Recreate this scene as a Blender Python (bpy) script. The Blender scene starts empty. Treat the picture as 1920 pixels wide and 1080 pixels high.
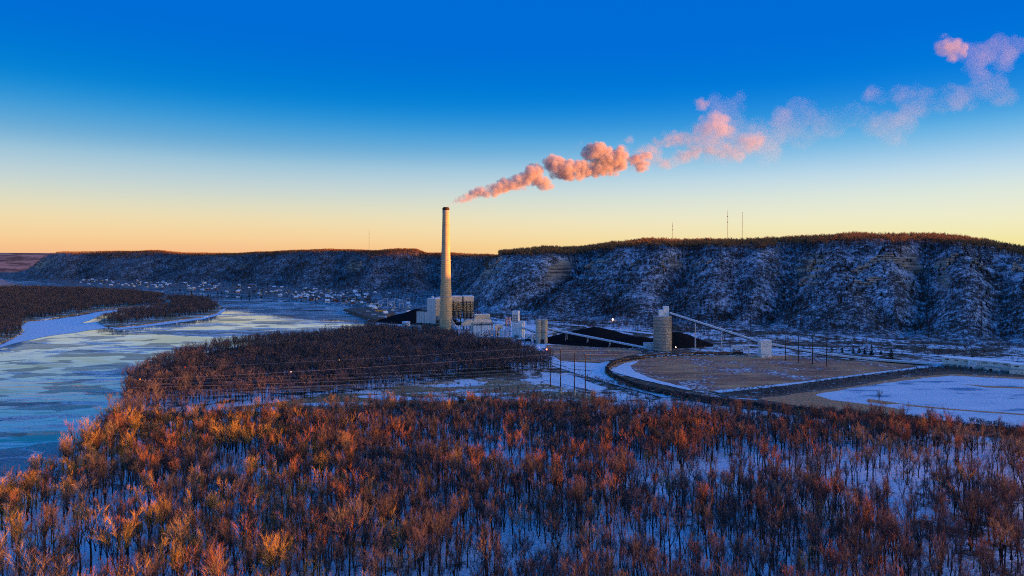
import bpy, bmesh, math, random
import numpy as np
from mathutils import Vector
from math import radians as R_, sin, cos, pi, atan2, tan

S = bpy.context.scene
COL = S.collection
F, HX, HY, CAMH = 1280.0, 960.0, 490.0, 120.0      # focal length (px of a 1920 frame), principal column, horizon row, drone height in m

# ------------------------------------------------------------------ camera, sky, sun, exposure
cam = bpy.data.objects.new('camera', bpy.data.cameras.new('camera'))
COL.objects.link(cam); S.camera = cam
cam.location = (0, 0, CAMH); cam.rotation_euler = (pi/2, 0, 0)
cam.data.sensor_width = 36; cam.data.lens = F/1920*36
cam.data.shift_y = -(540-HY)/1920
cam.data.clip_start = 1; cam.data.clip_end = 60000
S.view_settings.view_transform = 'Standard'; S.view_settings.look = 'None'
EXPO = 1.15
SUN_STRENGTH = 5.0
SUN_COLOR = (1.0, 0.38, 0.07)
SUN_EL = R_(2.5); SUN_AZ = R_(97)                  # azimuth from straight ahead (+y) towards +x
S.view_settings.exposure = EXPO; S.view_settings.gamma = 1
try: S.view_settings.use_curve_mapping = False
except Exception: pass

def lin(c):
    return tuple((v/255/12.92 if v/255 <= .04045 else ((v/255+.055)/1.055)**2.4) for v in c)

def setup_world():
    w = bpy.data.worlds.new('World'); S.world = w; w.use_nodes = True
    nt = w.node_tree; N = nt.nodes; L = nt.links; N.clear()
    out = N.new('ShaderNodeOutputWorld'); bg = N.new('ShaderNodeBackground'); bg.inputs[1].default_value = 0.1
    L.new(bg.outputs[0], out.inputs[0])
    sky = N.new('ShaderNodeTexSky'); sky.sky_type = 'NISHITA'; sky.sun_disc = False
    sky.sun_elevation = SUN_EL; sky.sun_rotation = SUN_AZ; sky.altitude = 200
    tc = N.new('ShaderNodeTexCoord'); sep = N.new('ShaderNodeSeparateXYZ'); L.new(tc.outputs['Generated'], sep.inputs[0])
    mp = N.new('ShaderNodeMapRange'); mp.inputs[1].default_value = 0; mp.inputs[2].default_value = 1.0
    L.new(sep.outputs[2], mp.inputs[0])
    pw = N.new('ShaderNodeMath'); pw.operation = 'POWER'; pw.inputs[1].default_value = 0.5; L.new(mp.outputs[0], pw.inputs[0])
    def ramp(stops, zen):
        r = N.new('ShaderNodeValToRGB'); e = r.color_ramp.elements
        r.color_ramp.interpolation = 'B_SPLINE'
        st = [(math.sqrt(max(0, z)), lin(c)) for z, c in stops] + [(0.70, lin((0, 106, 214))), (0.92, lin(zen)), (1.0, lin(zen))]  # zenith, out of view, made brighter than the sky below for fill light
        e[0].position = st[0][0]; e[0].color = (*st[0][1], 1)
        e[1].position = st[-1][0]; e[1].color = (*st[-1][1], 1)
        for p, c in st[1:-1]:
            q = e.new(p); q.color = (*c, 1)
        L.new(pw.outputs[0], r.inputs[0]); return r
    def stops(rows):
        o = []
        for y, c in rows:
            t = (HY-y)/F*.82; o.append((t/math.sqrt(1+t*t), c))
        return o
    left = ramp(stops([(489,(241,176,134)),(465,(247,194,140)),(440,(248,208,152)),(400,(240,222,176)),(360,(216,220,200)),(320,(190,210,216)),(280,(158,198,218)),(245,(112,174,214)),(205,(72,160,216)),(165,(28,142,214)),(125,(0,128,212)),(70,(0,117,211)),(0,(0,108,213))]), (18,124,230))
    right = ramp(stops([(489,(246,226,140)),(460,(244,230,152)),(440,(243,232,172)),(400,(240,238,206)),(350,(218,231,222)),(310,(192,220,236)),(270,(148,198,232)),(230,(98,178,228)),(190,(48,150,222)),(130,(0,124,220)),(70,(0,115,216)),(0,(0,107,214))]), (18,124,230))
    dt = N.new('ShaderNodeVectorMath'); dt.operation = 'DOT_PRODUCT'; dt.inputs[1].default_value = (sin(SUN_AZ), cos(SUN_AZ), 0)
    L.new(tc.outputs['Generated'], dt.inputs[0])
    m2 = N.new('ShaderNodeMapRange'); m2.inputs[1].default_value = -.55; m2.inputs[2].default_value = .55; m2.interpolation_type = 'SMOOTHSTEP'
    L.new(dt.outputs['Value'], m2.inputs[0])
    mix = N.new('ShaderNodeMix'); mix.data_type = 'RGBA'; L.new(m2.outputs[0], mix.inputs[0]); L.new(left.outputs[0], mix.inputs[6]); L.new(right.outputs[0], mix.inputs[7])
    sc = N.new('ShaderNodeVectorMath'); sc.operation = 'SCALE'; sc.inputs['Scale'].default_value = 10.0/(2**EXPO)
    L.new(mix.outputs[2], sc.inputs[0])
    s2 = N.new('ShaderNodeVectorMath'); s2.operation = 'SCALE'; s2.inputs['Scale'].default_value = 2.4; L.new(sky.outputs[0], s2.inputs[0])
    mx = N.new('ShaderNodeVectorMath'); mx.operation = 'MAXIMUM'       # the physical sky takes over where its glow round the low sun, scaled up for fill light, is brighter
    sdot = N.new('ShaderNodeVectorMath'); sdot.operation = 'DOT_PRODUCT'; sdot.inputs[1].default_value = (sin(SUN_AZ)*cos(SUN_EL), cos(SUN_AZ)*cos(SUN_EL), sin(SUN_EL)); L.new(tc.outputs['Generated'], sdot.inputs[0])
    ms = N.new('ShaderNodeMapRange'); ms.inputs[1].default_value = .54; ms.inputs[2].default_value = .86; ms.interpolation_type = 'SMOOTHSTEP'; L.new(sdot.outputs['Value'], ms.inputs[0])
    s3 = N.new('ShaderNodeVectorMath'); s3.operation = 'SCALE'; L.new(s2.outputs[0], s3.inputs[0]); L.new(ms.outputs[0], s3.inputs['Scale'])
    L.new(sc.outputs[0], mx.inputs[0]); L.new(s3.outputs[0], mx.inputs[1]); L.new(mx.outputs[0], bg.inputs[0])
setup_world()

sl = bpy.data.lights.new('sun', 'SUN'); sl.energy = SUN_STRENGTH; sl.angle = R_(.5); sl.color = SUN_COLOR
so = bpy.data.objects.new('sun', sl); COL.objects.link(so)
sd = Vector((sin(SUN_AZ)*cos(SUN_EL), cos(SUN_AZ)*cos(SUN_EL), sin(SUN_EL)))
so.rotation_euler = (-sd).to_track_quat('-Z', 'Y').to_euler(); so.location = (0, 0, 300)

cy = S.cycles
cy.max_bounces = 10; cy.diffuse_bounces = 2; cy.glossy_bounces = 2; cy.transmission_bounces = 2; cy.volume_bounces = 3; cy.transparent_max_bounces = 8
cy.use_denoising = False; cy.sample_clamp_indirect = 4
cy.caustics_reflective = False; cy.caustics_refractive = False
cy.pixel_filter_type = 'BLACKMAN_HARRIS'; cy.filter_width = 1.1

# ------------------------------------------------------------------ helpers
rng = random.Random(7)
nr = np.random.default_rng(11)

def G(px, py, z=3.0):
    """ground point (height z) seen at a pixel of the 1920 x 1080 photograph"""
    D = (CAMH-z)*F/(py-HY)
    return ((px-HX)/F*D, D, z)
def AT(px, py, D):
    return ((px-HX)/F*D, D, CAMH-(py-HY)/F*D)
def depth(py, z=3.0): return (CAMH-z)*F/(py-HY)

def vnoise(x, y, seed=0.0):
    ix = np.floor(x); iy = np.floor(y); fx = x-ix; fy = y-iy
    fx = fx*fx*(3-2*fx); fy = fy*fy*(3-2*fy)
    def h(a, b):
        s = np.sin(a*127.1+b*311.7+seed*74.7)*43758.5453
        return s-np.floor(s)
    a = h(ix, iy); b = h(ix+1, iy); c = h(ix, iy+1); d = h(ix+1, iy+1)
    return (a*(1-fx)+b*fx)*(1-fy)+(c*(1-fx)+d*fx)*fy
def fbm(x, y, seed=0.0, o=4):
    t = 0; a = .5
    for i in range(o):
        t = t+a*vnoise(x*2**i, y*2**i, seed+i*3.1); a *= .5
    return t/(1-.5**o)

def tag(o, label=None, cat=None, group=None, kind=None):
    if label: o['label'] = label
    if cat: o['category'] = cat
    if group: o['group'] = group
    if kind: o['kind'] = kind
    return o
def empty(name, loc, label, cat, group=None, rz=0):
    o = bpy.data.objects.new(name, None); COL.objects.link(o); o.location = loc; o.rotation_euler = (0, 0, rz)
    o.empty_display_size = .1
    return tag(o, label, cat, group)
def link(name, me, parent=None, loc=None):
    o = bpy.data.objects.new(name, me); COL.objects.link(o)
    if parent: o.parent = parent
    if loc: o.location = loc
    return o

class MB:
    """collects simple solids into one mesh"""
    def __init__(s): s.v = []; s.f = []
    def add(s, vs, fs):
        n = len(s.v); s.v += [tuple(v) for v in vs]; s.f += [tuple(i+n for i in f) for f in fs]; return s
    def box(s, x0, x1, y0, y1, z0, z1):
        return s.add([(x0,y0,z0),(x1,y0,z0),(x1,y1,z0),(x0,y1,z0),(x0,y0,z1),(x1,y0,z1),(x1,y1,z1),(x0,y1,z1)],
                     [(0,3,2,1),(4,5,6,7),(0,1,5,4),(1,2,6,5),(2,3,7,6),(3,0,4,7)])
    def prism(s, pts, z0, z1):
        n = len(pts)
        return s.add([(p[0],p[1],z0) for p in pts]+[(p[0],p[1],z1) for p in pts],
                     [tuple(range(n-1,-1,-1)), tuple(range(n,2*n))]+[(i,(i+1)%n,n+(i+1)%n,n+i) for i in range(n)])
    def bar(s, a, b, r0, r1=None, n=4, caps=True):
        r1 = r0 if r1 is None else r1
        a = Vector(a); b = Vector(b); d = (b-a)
        if d.length < 1e-6: return s
        d.normalize(); u = d.orthogonal().normalized()
        if abs(d.z) < .99: u = d.cross(Vector((0,0,1))).normalized()
        w = d.cross(u); vs = []
        for c, r in ((a, r0), (b, r1)):
            for i in range(n):
                t = 2*pi*(i+.5)/n; vs.append(c+u*(r*cos(t))+w*(r*sin(t)))
        fs = [(i,(i+1)%n,n+(i+1)%n,n+i) for i in range(n)]
        if caps: fs += [tuple(range(n-1,-1,-1)), tuple(range(n,2*n))]
        return s.add(vs, fs)
    def lathe(s, prof, n=24, c=(0,0,0), caps=True):
        vs = []; fs = []
        for r, z in prof:
            for i in range(n): vs.append((c[0]+r*cos(2*pi*i/n), c[1]+r*sin(2*pi*i/n), c[2]+z))
        for k in range(len(prof)-1):
            for i in range(n): fs.append((k*n+i, k*n+(i+1)%n, (k+1)*n+(i+1)%n, (k+1)*n+i))
        if caps: fs += [tuple(range(n-1,-1,-1)), tuple(range((len(prof)-1)*n, len(prof)*n))]
        return s.add(vs, fs)
    def mesh(s, name, mat, smooth=False):
        me = bpy.data.meshes.new(name); me.from_pydata(s.v, [], s.f)
        if mat: me.materials.append(mat)
        if smooth: me.shade_smooth()
        me.update(); return me
    def obj(s, name, mat, parent=None, loc=None, smooth=False):
        return link(name, s.mesh(name, mat, smooth), parent, loc)

# ------------------------------------------------------------------ materials
class NT:
    def __init__(s, name):
        s.m = bpy.data.materials.new(name); s.m.use_nodes = True; s.t = s.m.node_tree; s.N = s.t.nodes; s.L = s.t.links
        s.b = s.N['Principled BSDF']; s.co = s.N.new('ShaderNodeTexCoord'); s.b.inputs['Specular IOR Level'].default_value = .25
    def noise(s, scale, detail=4, rough=.55, vec=None, stretch=None, dist=0):
        n = s.N.new('ShaderNodeTexNoise'); n.inputs['Scale'].default_value = scale; n.inputs['Detail'].default_value = detail
        n.inputs['Roughness'].default_value = rough; n.inputs['Distortion'].default_value = dist
        v = vec or s.co.outputs['Object']
        if stretch:
            mp = s.N.new('ShaderNodeMapping'); mp.inputs['Scale'].default_value = stretch[:3]
            if len(stretch) > 3: mp.inputs['Rotation'].default_value = (0, 0, stretch[3])
            s.L.new(v, mp.inputs[0]); v = mp.outputs[0]
        s.L.new(v, n.inputs['Vector']); return n.outputs[0]
    def rng(s, v, a, b, lo=0., hi=1., smooth=True):
        m = s.N.new('ShaderNodeMapRange'); m.interpolation_type = 'SMOOTHSTEP' if smooth else 'LINEAR'
        for i, k in enumerate((a, b, lo, hi)): m.inputs[i+1].default_value = k
        s.L.new(v, m.inputs[0]); return m.outputs[0]
    def math(s, op, a, b=None):
        m = s.N.new('ShaderNodeMath'); m.operation = op
        for i, k in enumerate((a, b)):
            if k is None: continue
            if isinstance(k, (int, float)): m.inputs[i].default_value = k
            else: s.L.new(k, m.inputs[i])
        return m.outputs[0]
    def mix(s, f, a, b):
        m = s.N.new('ShaderNodeMix'); m.data_type = 'RGBA'
        for i, k in ((0, f), (6, a), (7, b)):
            if isinstance(k, (int, float)): m.inputs[i].default_value = k
            elif isinstance(k, tuple): m.inputs[i].default_value = (*k[:3], 1)
            else: s.L.new(k, m.inputs[i])
        return m.outputs[2]
    def col(s, c):
        if isinstance(c, tuple): s.b.inputs['Base Color'].default_value = (*c, 1)
        else: s.L.new(c, s.b.inputs['Base Color'])
    def rough(s, r):
        if isinstance(r, (int, float)): s.b.inputs['Roughness'].default_value = r
        else: s.L.new(r, s.b.inputs['Roughness'])
    def bump(s, h, strength, dist):
        n = s.N.new('ShaderNodeBump'); n.inputs['Strength'].default_value = strength; n.inputs['Distance'].default_value = dist
        s.L.new(h, n.inputs['Height']); s.L.new(n.outputs[0], s.b.inputs['Normal'])
    def sepxyz(s, v):
        n = s.N.new('ShaderNodeSeparateXYZ'); s.L.new(v, n.inputs[0]); return n.outputs

SNOW = (.87, .89, .91); SNOW2 = (.70, .73, .78)
M = {}
def flat(name, c, rough=.8, var=.25, scale=.15, metal=0):
    t = NT(name); n = t.noise(scale, 5); a = tuple(v*(1-var) for v in c); b = tuple(min(1, v*(1+var)) for v in c)
    t.col(t.mix(t.rng(n, .3, .7), a, b)); t.rough(rough); t.b.inputs['Metallic'].default_value = metal; M[name] = t.m; return t.m

def ground_mats():
    # floodplain: snow, leaf litter and brown grass in patches
    t = NT('floodplain_ground')
    n1 = t.noise(.012, 5, .6); n2 = t.noise(.09, 5, .65); n3 = t.noise(.7, 3)
    pos = t.sepxyz(t.co.outputs['Object'])
    far = t.rng(pos[1], 480, 640)                       # snow lies thicker under the near wood than on the open flats
    th = t.math('ADD', t.math('MULTIPLY', n1, .55), t.math('MULTIPLY', n2, .45))
    th = t.math('ADD', th, t.math('MULTIPLY', t.math('SUBTRACT', n3, .5), .12))
    snow = t.rng(t.math('ADD', th, t.math('MULTIPLY', far, -.11)), .37, .45)
    litter = t.mix(t.rng(n2, .35, .65), (.055, .040, .030), (.16, .11, .065))
    t.col(t.mix(snow, litter, t.mix(t.rng(n3, .35, .7), SNOW2, SNOW))); t.rough(.9); t.bump(n3, .5, .4); M['ground'] = t.m
    # brown field with snow traces
    t = NT('brown_field')
    n1 = t.noise(.05, 6, .7, stretch=(.25, 1, 1)); n2 = t.noise(.25, 5, .7); n3 = t.noise(.02, 3)
    c = t.mix(t.rng(n1, .35, .65), (.38, .135, .075), (.74, .35, .155))
    c = t.mix(t.rng(n3, .45, .65), c, (.30, .115, .075))
    sn = t.rng(t.math('ADD', t.math('MULTIPLY', n2, .6), t.math('MULTIPLY', n3, .4)),   .535, .62)
    c = t.mix(t.math('MULTIPLY', t.rng(t.noise(.012, 5, .7, stretch=(.3, 1, 1)), .5, .62), .6), c, (.16, .075, .06)); t.col(t.mix(t.math('MULTIPLY', sn, .85), c, SNOW)); t.rough(.95); t.bump(n2, .6, .5); M['field'] = t.m
    # dry meadow grass with snow patches
    t = NT('meadow')
    n1 = t.noise(.035, 6, .7, stretch=(.4, 1, 1)); n2 = t.noise(.3, 4, .7)
    c = t.mix(t.rng(n2, .3, .7), (.18, .10, .05), (.52, .33, .16))
    t.col(t.mix(t.rng(t.math('ADD', t.math('MULTIPLY', n1, .75), t.math('MULTIPLY', n2, .25)), .515, .585), c, SNOW)); t.rough(.95); t.bump(n2, .6, .5); M['meadow'] = t.m
    t = NT('tan_grass')
    n1 = t.noise(.08, 6, .7); n2 = t.noise(.5, 4, .7)
    c = t.mix(t.rng(n2, .3, .7), (.42, .165, .08), (.74, .37, .17)); t.col(t.mix(t.rng(n1, .6, .68), c, SNOW)); t.rough(.95); t.bump(n2, .6, .5); M['tan'] = t.m
    t = NT('dark_brush_ground')
    n1 = t.noise(.12, 5, .7); n2 = t.noise(.8, 3)
    c = t.mix(t.rng(n2, .3, .7), (.085, .055, .045), (.20, .13, .09)); t.col(t.mix(t.rng(n1, .58, .68), c, SNOW2)); t.rough(.95); t.bump(n2, .6, .5); M['brush'] = t.m
    t = NT('snow_cover')
    n1 = t.noise(.05, 5, .6); n2 = t.noise(.5, 4)
    t.col(t.mix(t.rng(n1, .6, .75), t.mix(t.rng(n2, .3, .7), SNOW2, SNOW), (.34, .28, .23))); t.rough(.85); t.bump(n2, .4, .3); M['snow'] = t.m
    # snow-dusted pond ice, dark clear streaks where the wind swept it
    t = NT('pond_ice')
    n1 = t.noise(.05, 6, .65, stretch=(.35, 1, 1, .15)); n2 = t.noise(.012, 3)
    k = t.rng(t.math('ADD', t.math('MULTIPLY', n1, .75), t.math('MULTIPLY', n2, .25)), .52, .60)
    t.col(t.mix(k, t.mix(t.rng(n1, .2, .5), SNOW, SNOW2), (.20, .30, .42))); t.rough(t.rng(k, 0, 1, .8, .35)); M['pond'] = t.m
    # river: open water, sheet ice, brash
    t = NT('river_ice')
    n1 = t.noise(.0045, 6, .66, stretch=(.32, 1.0, 1, -.45), dist=1.2); n2 = t.noise(.03, 6, .7, stretch=(.3, 1, 1, -.45), dist=.7); n3 = t.noise(.3, 5, .75); n4 = t.noise(.002, 3, .5, stretch=(.6, 1, 1, -.4))
    a = t.math('ADD', t.math('MULTIPLY', n1, .64), t.math('MULTIPLY', n2, .36))
    ice = t.rng(a, .50, .53)                            # 0 open water and glare ice, 1 rough snowy brash
    vo = t.N.new('ShaderNodeTexVoronoi'); vo.feature = 'DISTANCE_TO_EDGE'; vo.inputs['Scale'].default_value = .034
    mp = t.N.new('ShaderNodeMapping'); mp.inputs['Scale'].default_value = (.6, 1, 1); mp.inputs['Rotation'].default_value = (0, 0, -.45); t.L.new(t.co.outputs['Object'], mp.inputs[0])
    wn = t.N.new('ShaderNodeTexNoise'); wn.inputs['Scale'].default_value = .05; wn.inputs['Detail'].default_value = 4; t.L.new(mp.outputs[0], wn.inputs['Vector'])
    wa = t.N.new('ShaderNodeVectorMath'); wa.operation = 'MULTIPLY_ADD'; wa.inputs[1].default_value = (34, 34, 0); t.L.new(wn.outputs['Color'], wa.inputs[0]); t.L.new(mp.outputs[0], wa.inputs[2]); t.L.new(wa.outputs[0], vo.inputs['Vector'])
    crack = t.math('MULTIPLY', t.rng(vo.outputs['Distance'], .0, .07, 1, 0), t.rng(n2, .45, .6))
    brash = t.rng(t.math('ADD', t.math('MULTIPLY', n3, .5), t.math('MULTIPLY', n2, .5)), .42, .57)
    lead = t.math('MULTIPLY', t.rng(t.math('ADD', t.math('MULTIPLY', n1, .5), t.math('MULTIPLY', n2, .5)), .475, .435), 1.0)
    c = t.mix(ice, t.mix(t.rng(n4, .38, .6), (.62, .64, .62), (.36, .41, .43)), t.mix(brash, (.09, .14, .17), (.62, .66, .68)))
    vc = t.N.new('ShaderNodeTexVoronoi'); vc.inputs['Scale'].default_value = .034; t.L.new(wa.outputs[0], vc.inputs['Vector']); pv = t.sepxyz(vc.outputs['Color'])[0]; c = t.mix(t.math('MULTIPLY', t.rng(pv, .58, .68), .75), c, (.05, .085, .105))
    c = t.mix(t.math('MULTIPLY', crack, .8), c, (.70, .74, .78)); c = t.mix(lead, c, (.02, .035, .045))
    plate = t.rng(pv, .60, .66); rough_ice = t.math('MAXIMUM', t.math('MAXIMUM', t.math('MULTIPLY', ice, .92), t.math('MULTIPLY', plate, .6)), t.math('MULTIPLY', crack, .8))
    t.col(c); t.rough(.035); t.b.inputs['IOR'].default_value = 3.0; t.b.inputs['Specular IOR Level'].default_value = .5
    b2 = t.N.new('ShaderNodeBsdfPrincipled'); b2.inputs['Roughness'].default_value = .6; b2.inputs['Specular IOR Level'].default_value = .35; t.L.new(c, b2.inputs['Base Color'])
    bp = t.N.new('ShaderNodeBump'); bp.inputs['Strength'].default_value = .5; bp.inputs['Distance'].default_value = .25; t.L.new(t.math('ADD', n3, brash), bp.inputs['Height']); t.L.new(bp.outputs[0], b2.inputs['Normal'])
    ms = t.N.new('ShaderNodeMixShader'); t.L.new(rough_ice, ms.inputs[0]); t.L.new(t.b.outputs[0], ms.inputs[1]); t.L.new(b2.outputs[0], ms.inputs[2])
    t.L.new(ms.outputs[0], t.N['Material Output'].inputs['Surface']); M['river'] = t.m
    # bluff slope: snow on the treads, leaf litter, bedded limestone where it is steep
    t = NT('bluff_ground')
    ge = t.N.new('ShaderNodeNewGeometry'); nz = t.sepxyz(ge.outputs['Normal'])[2]
    n1 = t.noise(.02, 6, .68); n2 = t.noise(.12, 5, .65)
    st = t.noise(1, 4, .6, stretch=(.012, .012, .22))
    n3 = t.noise(.45, 3, .6); sn = t.rng(t.math('ADD', t.math('ADD', t.math('MULTIPLY', n1, .28), t.math('MULTIPLY', n2, .37)), t.math('MULTIPLY', n3, .35)), .455, .60); ln0 = t.N.new('ShaderNodeVectorMath'); ln0.operation = 'LENGTH'; t.L.new(t.co.outputs['Object'], ln0.inputs[0]); sn = t.math('MULTIPLY', sn, t.rng(ln0.outputs['Value'], 2100, 2600, 1, .62))
    c = t.mix(sn, (.055, .04, .032), t.mix(t.rng(n2, .3, .7), (.45, .47, .54), (.72, .74, .78)))
    ln = t.N.new('ShaderNodeVectorMath'); ln.operation = 'LENGTH'; t.L.new(t.co.outputs['Object'], ln.inputs[0])
    c = t.mix(t.rng(ln.outputs['Value'], 5600, 7000), c, t.mix(t.rng(t.noise(.004, 5, .7), .42, .62), (.05, .04, .042), (.24, .19, .19)))
    rock = t.mix(t.rng(st, .38, .62), (.10, .075, .06), (.52, .38, .27))
    t.col(t.mix(t.math('MULTIPLY', t.rng(nz, .66, .55), t.rng(t.sepxyz(t.co.outputs['Object'])[2], 62, 88)), c, rock)); t.rough(.95); M['bluff'] = t.m
    t = NT('limestone')
    st = t.noise(1, 5, .6, stretch=(.05, .05, .55)); n2 = t.noise(.35, 5)
    ge = t.N.new('ShaderNodeNewGeometry'); nz = t.sepxyz(ge.outputs['Normal'])[2]
    c = t.mix(t.rng(st, .36, .58), (.14, .10, .08), (.66, .48, .34)); c = t.mix(t.rng(n2, .62, .75), c, (.06, .05, .045))
    t.col(t.mix(t.rng(nz, .55, .75), c, SNOW)); t.rough(.95); M['limestone'] = t.m
    t = NT('coal'); n = t.noise(.4, 5); t.col(t.mix(n, (.006, .006, .007), (.022, .02, .02))); t.rough(1); t.b.inputs['Specular IOR Level'].default_value = .03; t.bump(n, .6, .6); M['coal'] = t.m
ground_mats()

def bands_mat(name, base, dark, period, axis=2, width=.12, var=.18, vert=None, stain=None):
    """panel / lift joints as thin recess-dark lines, plus weathering"""
    t = NT(name); xyz = t.sepxyz(t.co.outputs['Object'])
    v = t.math('FRACT', t.math('DIVIDE', xyz[axis], period)); ln = t.rng(t.math('LESS_THAN', v, width), 0, 1, smooth=False)
    n = t.noise(.12, 6, .65, stretch=(1, 1, .35)); n2 = t.noise(.9, 4)
    c = t.mix(t.rng(n, .3, .72), tuple(k*(1-var) for k in base), tuple(min(1, k*(1+var)) for k in base))
    if stain: c = t.mix(t.math('MULTIPLY', t.rng(t.noise(.3, 5, .7, stretch=(1, 1, .07)), .52, .68), .55), c, stain)
    t.col(t.mix(t.math('MULTIPLY', ln, .7), c, dark)); t.rough(.8); t.bump(n2, .15, .05); M[name] = t.m; return t.m
bands_mat('chimney_concrete', (.64, .46, .24), (.30, .21, .12), 3.6, 2, .16, .14, stain=(.30, .25, .21))
bands_mat('silo_concrete', (.46, .38, .29), (.14, .095, .075), 4.4, 2, .16, .22, stain=(.17, .14, .11))
bands_mat('block_concrete', (.56, .46, .33), (.30, .21, .16), 9.5, 2, .05, .16, stain=(.26, .21, .16))
bands_mat('pale_cladding', (.76, .76, .70), (.36, .37, .36), 4.2, 0, .05, .10, stain=(.42, .43, .42))
bands_mat('white_cladding', (.84, .85, .83), (.46, .47, .48), 2.6, 0, .07, .08, stain=(.5, .5, .5))
bands_mat('shed_cladding', (.76, .77, .66), (.40, .41, .38), 6, 0, .04, .10, stain=(.45, .44, .38))
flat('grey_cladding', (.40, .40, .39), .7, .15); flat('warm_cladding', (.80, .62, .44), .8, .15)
flat('roof_dark', (.06, .065, .06), .9, .3); flat('roof_snow', SNOW, .9, .06); flat('steel_dark', (.018, .018, .02), .7, .3)
flat('galvanised', (.55, .58, .62), .55, .15); flat('conveyor_cover', (.76, .80, .84), .6, .12, .4)
flat('concrete_plain', (.48, .44, .38), .9, .15); flat('pink_tank', (.62, .36, .32), .7, .15); flat('teal_roof', (.10, .18, .17), .8, .3)
flat('glass_dark', (.012, .014, .018), .25, .2); flat('rust_steel', (.055, .025, .018), .8, .35, .6); flat('coal_load', (.010, .010, .011), .95, .3, 1)
flat('wagon_paint', (.16, .09, .055), .7, .35, .2); flat('wagon_dark', (.045, .034, .03), .8, .3, .3); flat('yellow_paint', (.75, .38, .08), .6, .1)
flat('cable', (.42, .40, .42), .45, .1); flat('ballast', (.07, .06, .058), .95, .4, .8); flat('rail_steel', (.10, .07, .06), .5, .2)
flat('ball_orange', (.95, .32, .02), .5, .05); flat('ball_red', (.85, .03, .02), .5, .05); flat('ball_white', (.85, .85, .85), .5, .05); flat('ball_yellow', (.9, .62, .03), .5, .05)
flat('red_paint', (.6, .06, .03), .6, .1); flat('mast_steel', (.20, .16, .14), .6, .2)
for nm, c in (('house_white', (.70, .71, .70)), ('house_blue', (.30, .38, .45)), ('house_brick', (.30, .13, .09)), ('house_cream', (.62, .52, .36)), ('house_grey', (.30, .31, .32)), ('house_pink', (.60, .38, .34)), ('house_green', (.22, .32, .30))):
    flat(nm, c, .8, .1)

def bark_mat(name, a, b, rough=.9, rnd=.5):
    t = NT(name); oi = t.N.new('ShaderNodeObjectInfo'); c = t.mix(oi.outputs['Random'], a, b)
    n = t.noise(.35, 3); c = t.mix(t.rng(n, .3, .7, 0, .5), c, tuple(v*.6 for v in a)); t.col(c); t.rough(rough); t.b.inputs['Specular IOR Level'].default_value = .1
    M[name] = t.m; return t.m
bark_mat('bark', (.026, .019, .016), (.060, .045, .036))
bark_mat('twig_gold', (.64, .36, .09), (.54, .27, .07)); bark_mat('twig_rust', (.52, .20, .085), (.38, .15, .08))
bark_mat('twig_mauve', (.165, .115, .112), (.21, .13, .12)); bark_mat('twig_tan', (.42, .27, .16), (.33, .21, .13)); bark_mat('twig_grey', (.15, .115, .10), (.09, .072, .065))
bark_mat('twig_wood', (.22, .160, .160), (.155, .112, .115)); bark_mat('twig_hill', (.060, .042, .036), (.11, .072, .055)); bark_mat('twig_crest', (.52, .27, .11), (.32, .17, .08))  # crest twigs far paler than hillside ones: crest sunlight is put into the colour
bark_mat('evergreen', (.012, .02, .014), (.02, .032, .018))

# ------------------------------------------------------------------ terrain: two bluff lines, the coulee between them, the far ridges
def interp(px, tab):
    xs, ys = zip(*tab); return np.interp(px, xs, ys)
def th2px(th): return HX+F*np.tan(th)
THA = np.radians([0]); 
def px2th(px): return np.arctan((np.asarray(px, float)-HX)/F)

toeA = [(700,556),(780,562),(830,572),(880,583),(950,592),(1050,600),(1200,606),(1400,618),(1600,632),(1750,642),(1920,652),(2100,664)]
skyA = [(800,575),(838,566),(862,556),(885,534),(903,512),(916,492),(926,482),(945,477),(1000,473),(1090,471),(1110,469),(1150,463),(1200,458),(1260,458),(1300,459),(1400,459),(1450,457),(1500,455),(1560,451),(1600,448),(1700,450),(1800,455),(1850,461),(1885,469),(1920,475),(2000,480),(2100,478)]
toeB = [(-300,522),(-100,523),(0,524.5),(100,527),(300,531),(450,537),(600,546),(700,552),(760,556),(850,560),(930,562),(1000,565),(1100,566)]
skyB = [(-300,530),(-30,528),(4,522),(25,514),(45,505),(65,494),(80,483),(96,476),(130,474),(200,473),(300,473),(400,478),(450,477),(500,474),(560,472),(620,470),(700,473),(740,470),(780,470),(800,477),(850,478),(880,481),(930,482),(1000,485),(1100,490)]
# continuation of bluff A outside the frame, unseen, crest heights shaped to set the sun's shadow line: (bearing deg, toe distance, crest height)
offA = [(41.7,1152,174),(46,1165,156),(50,1200,150),(55,1260,154),(62,1400,164),(68,1600,160),(74,1850,154),(78,2050,150),(80.5,2180,150),(85.0,2330,150),(85.9,2350,130),(86.9,2370,102),(88.3,2400,105),(90,2400,120),(94,2430,128),(102,2520,132),(112,2650,128),(125,2800,132)]

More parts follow.
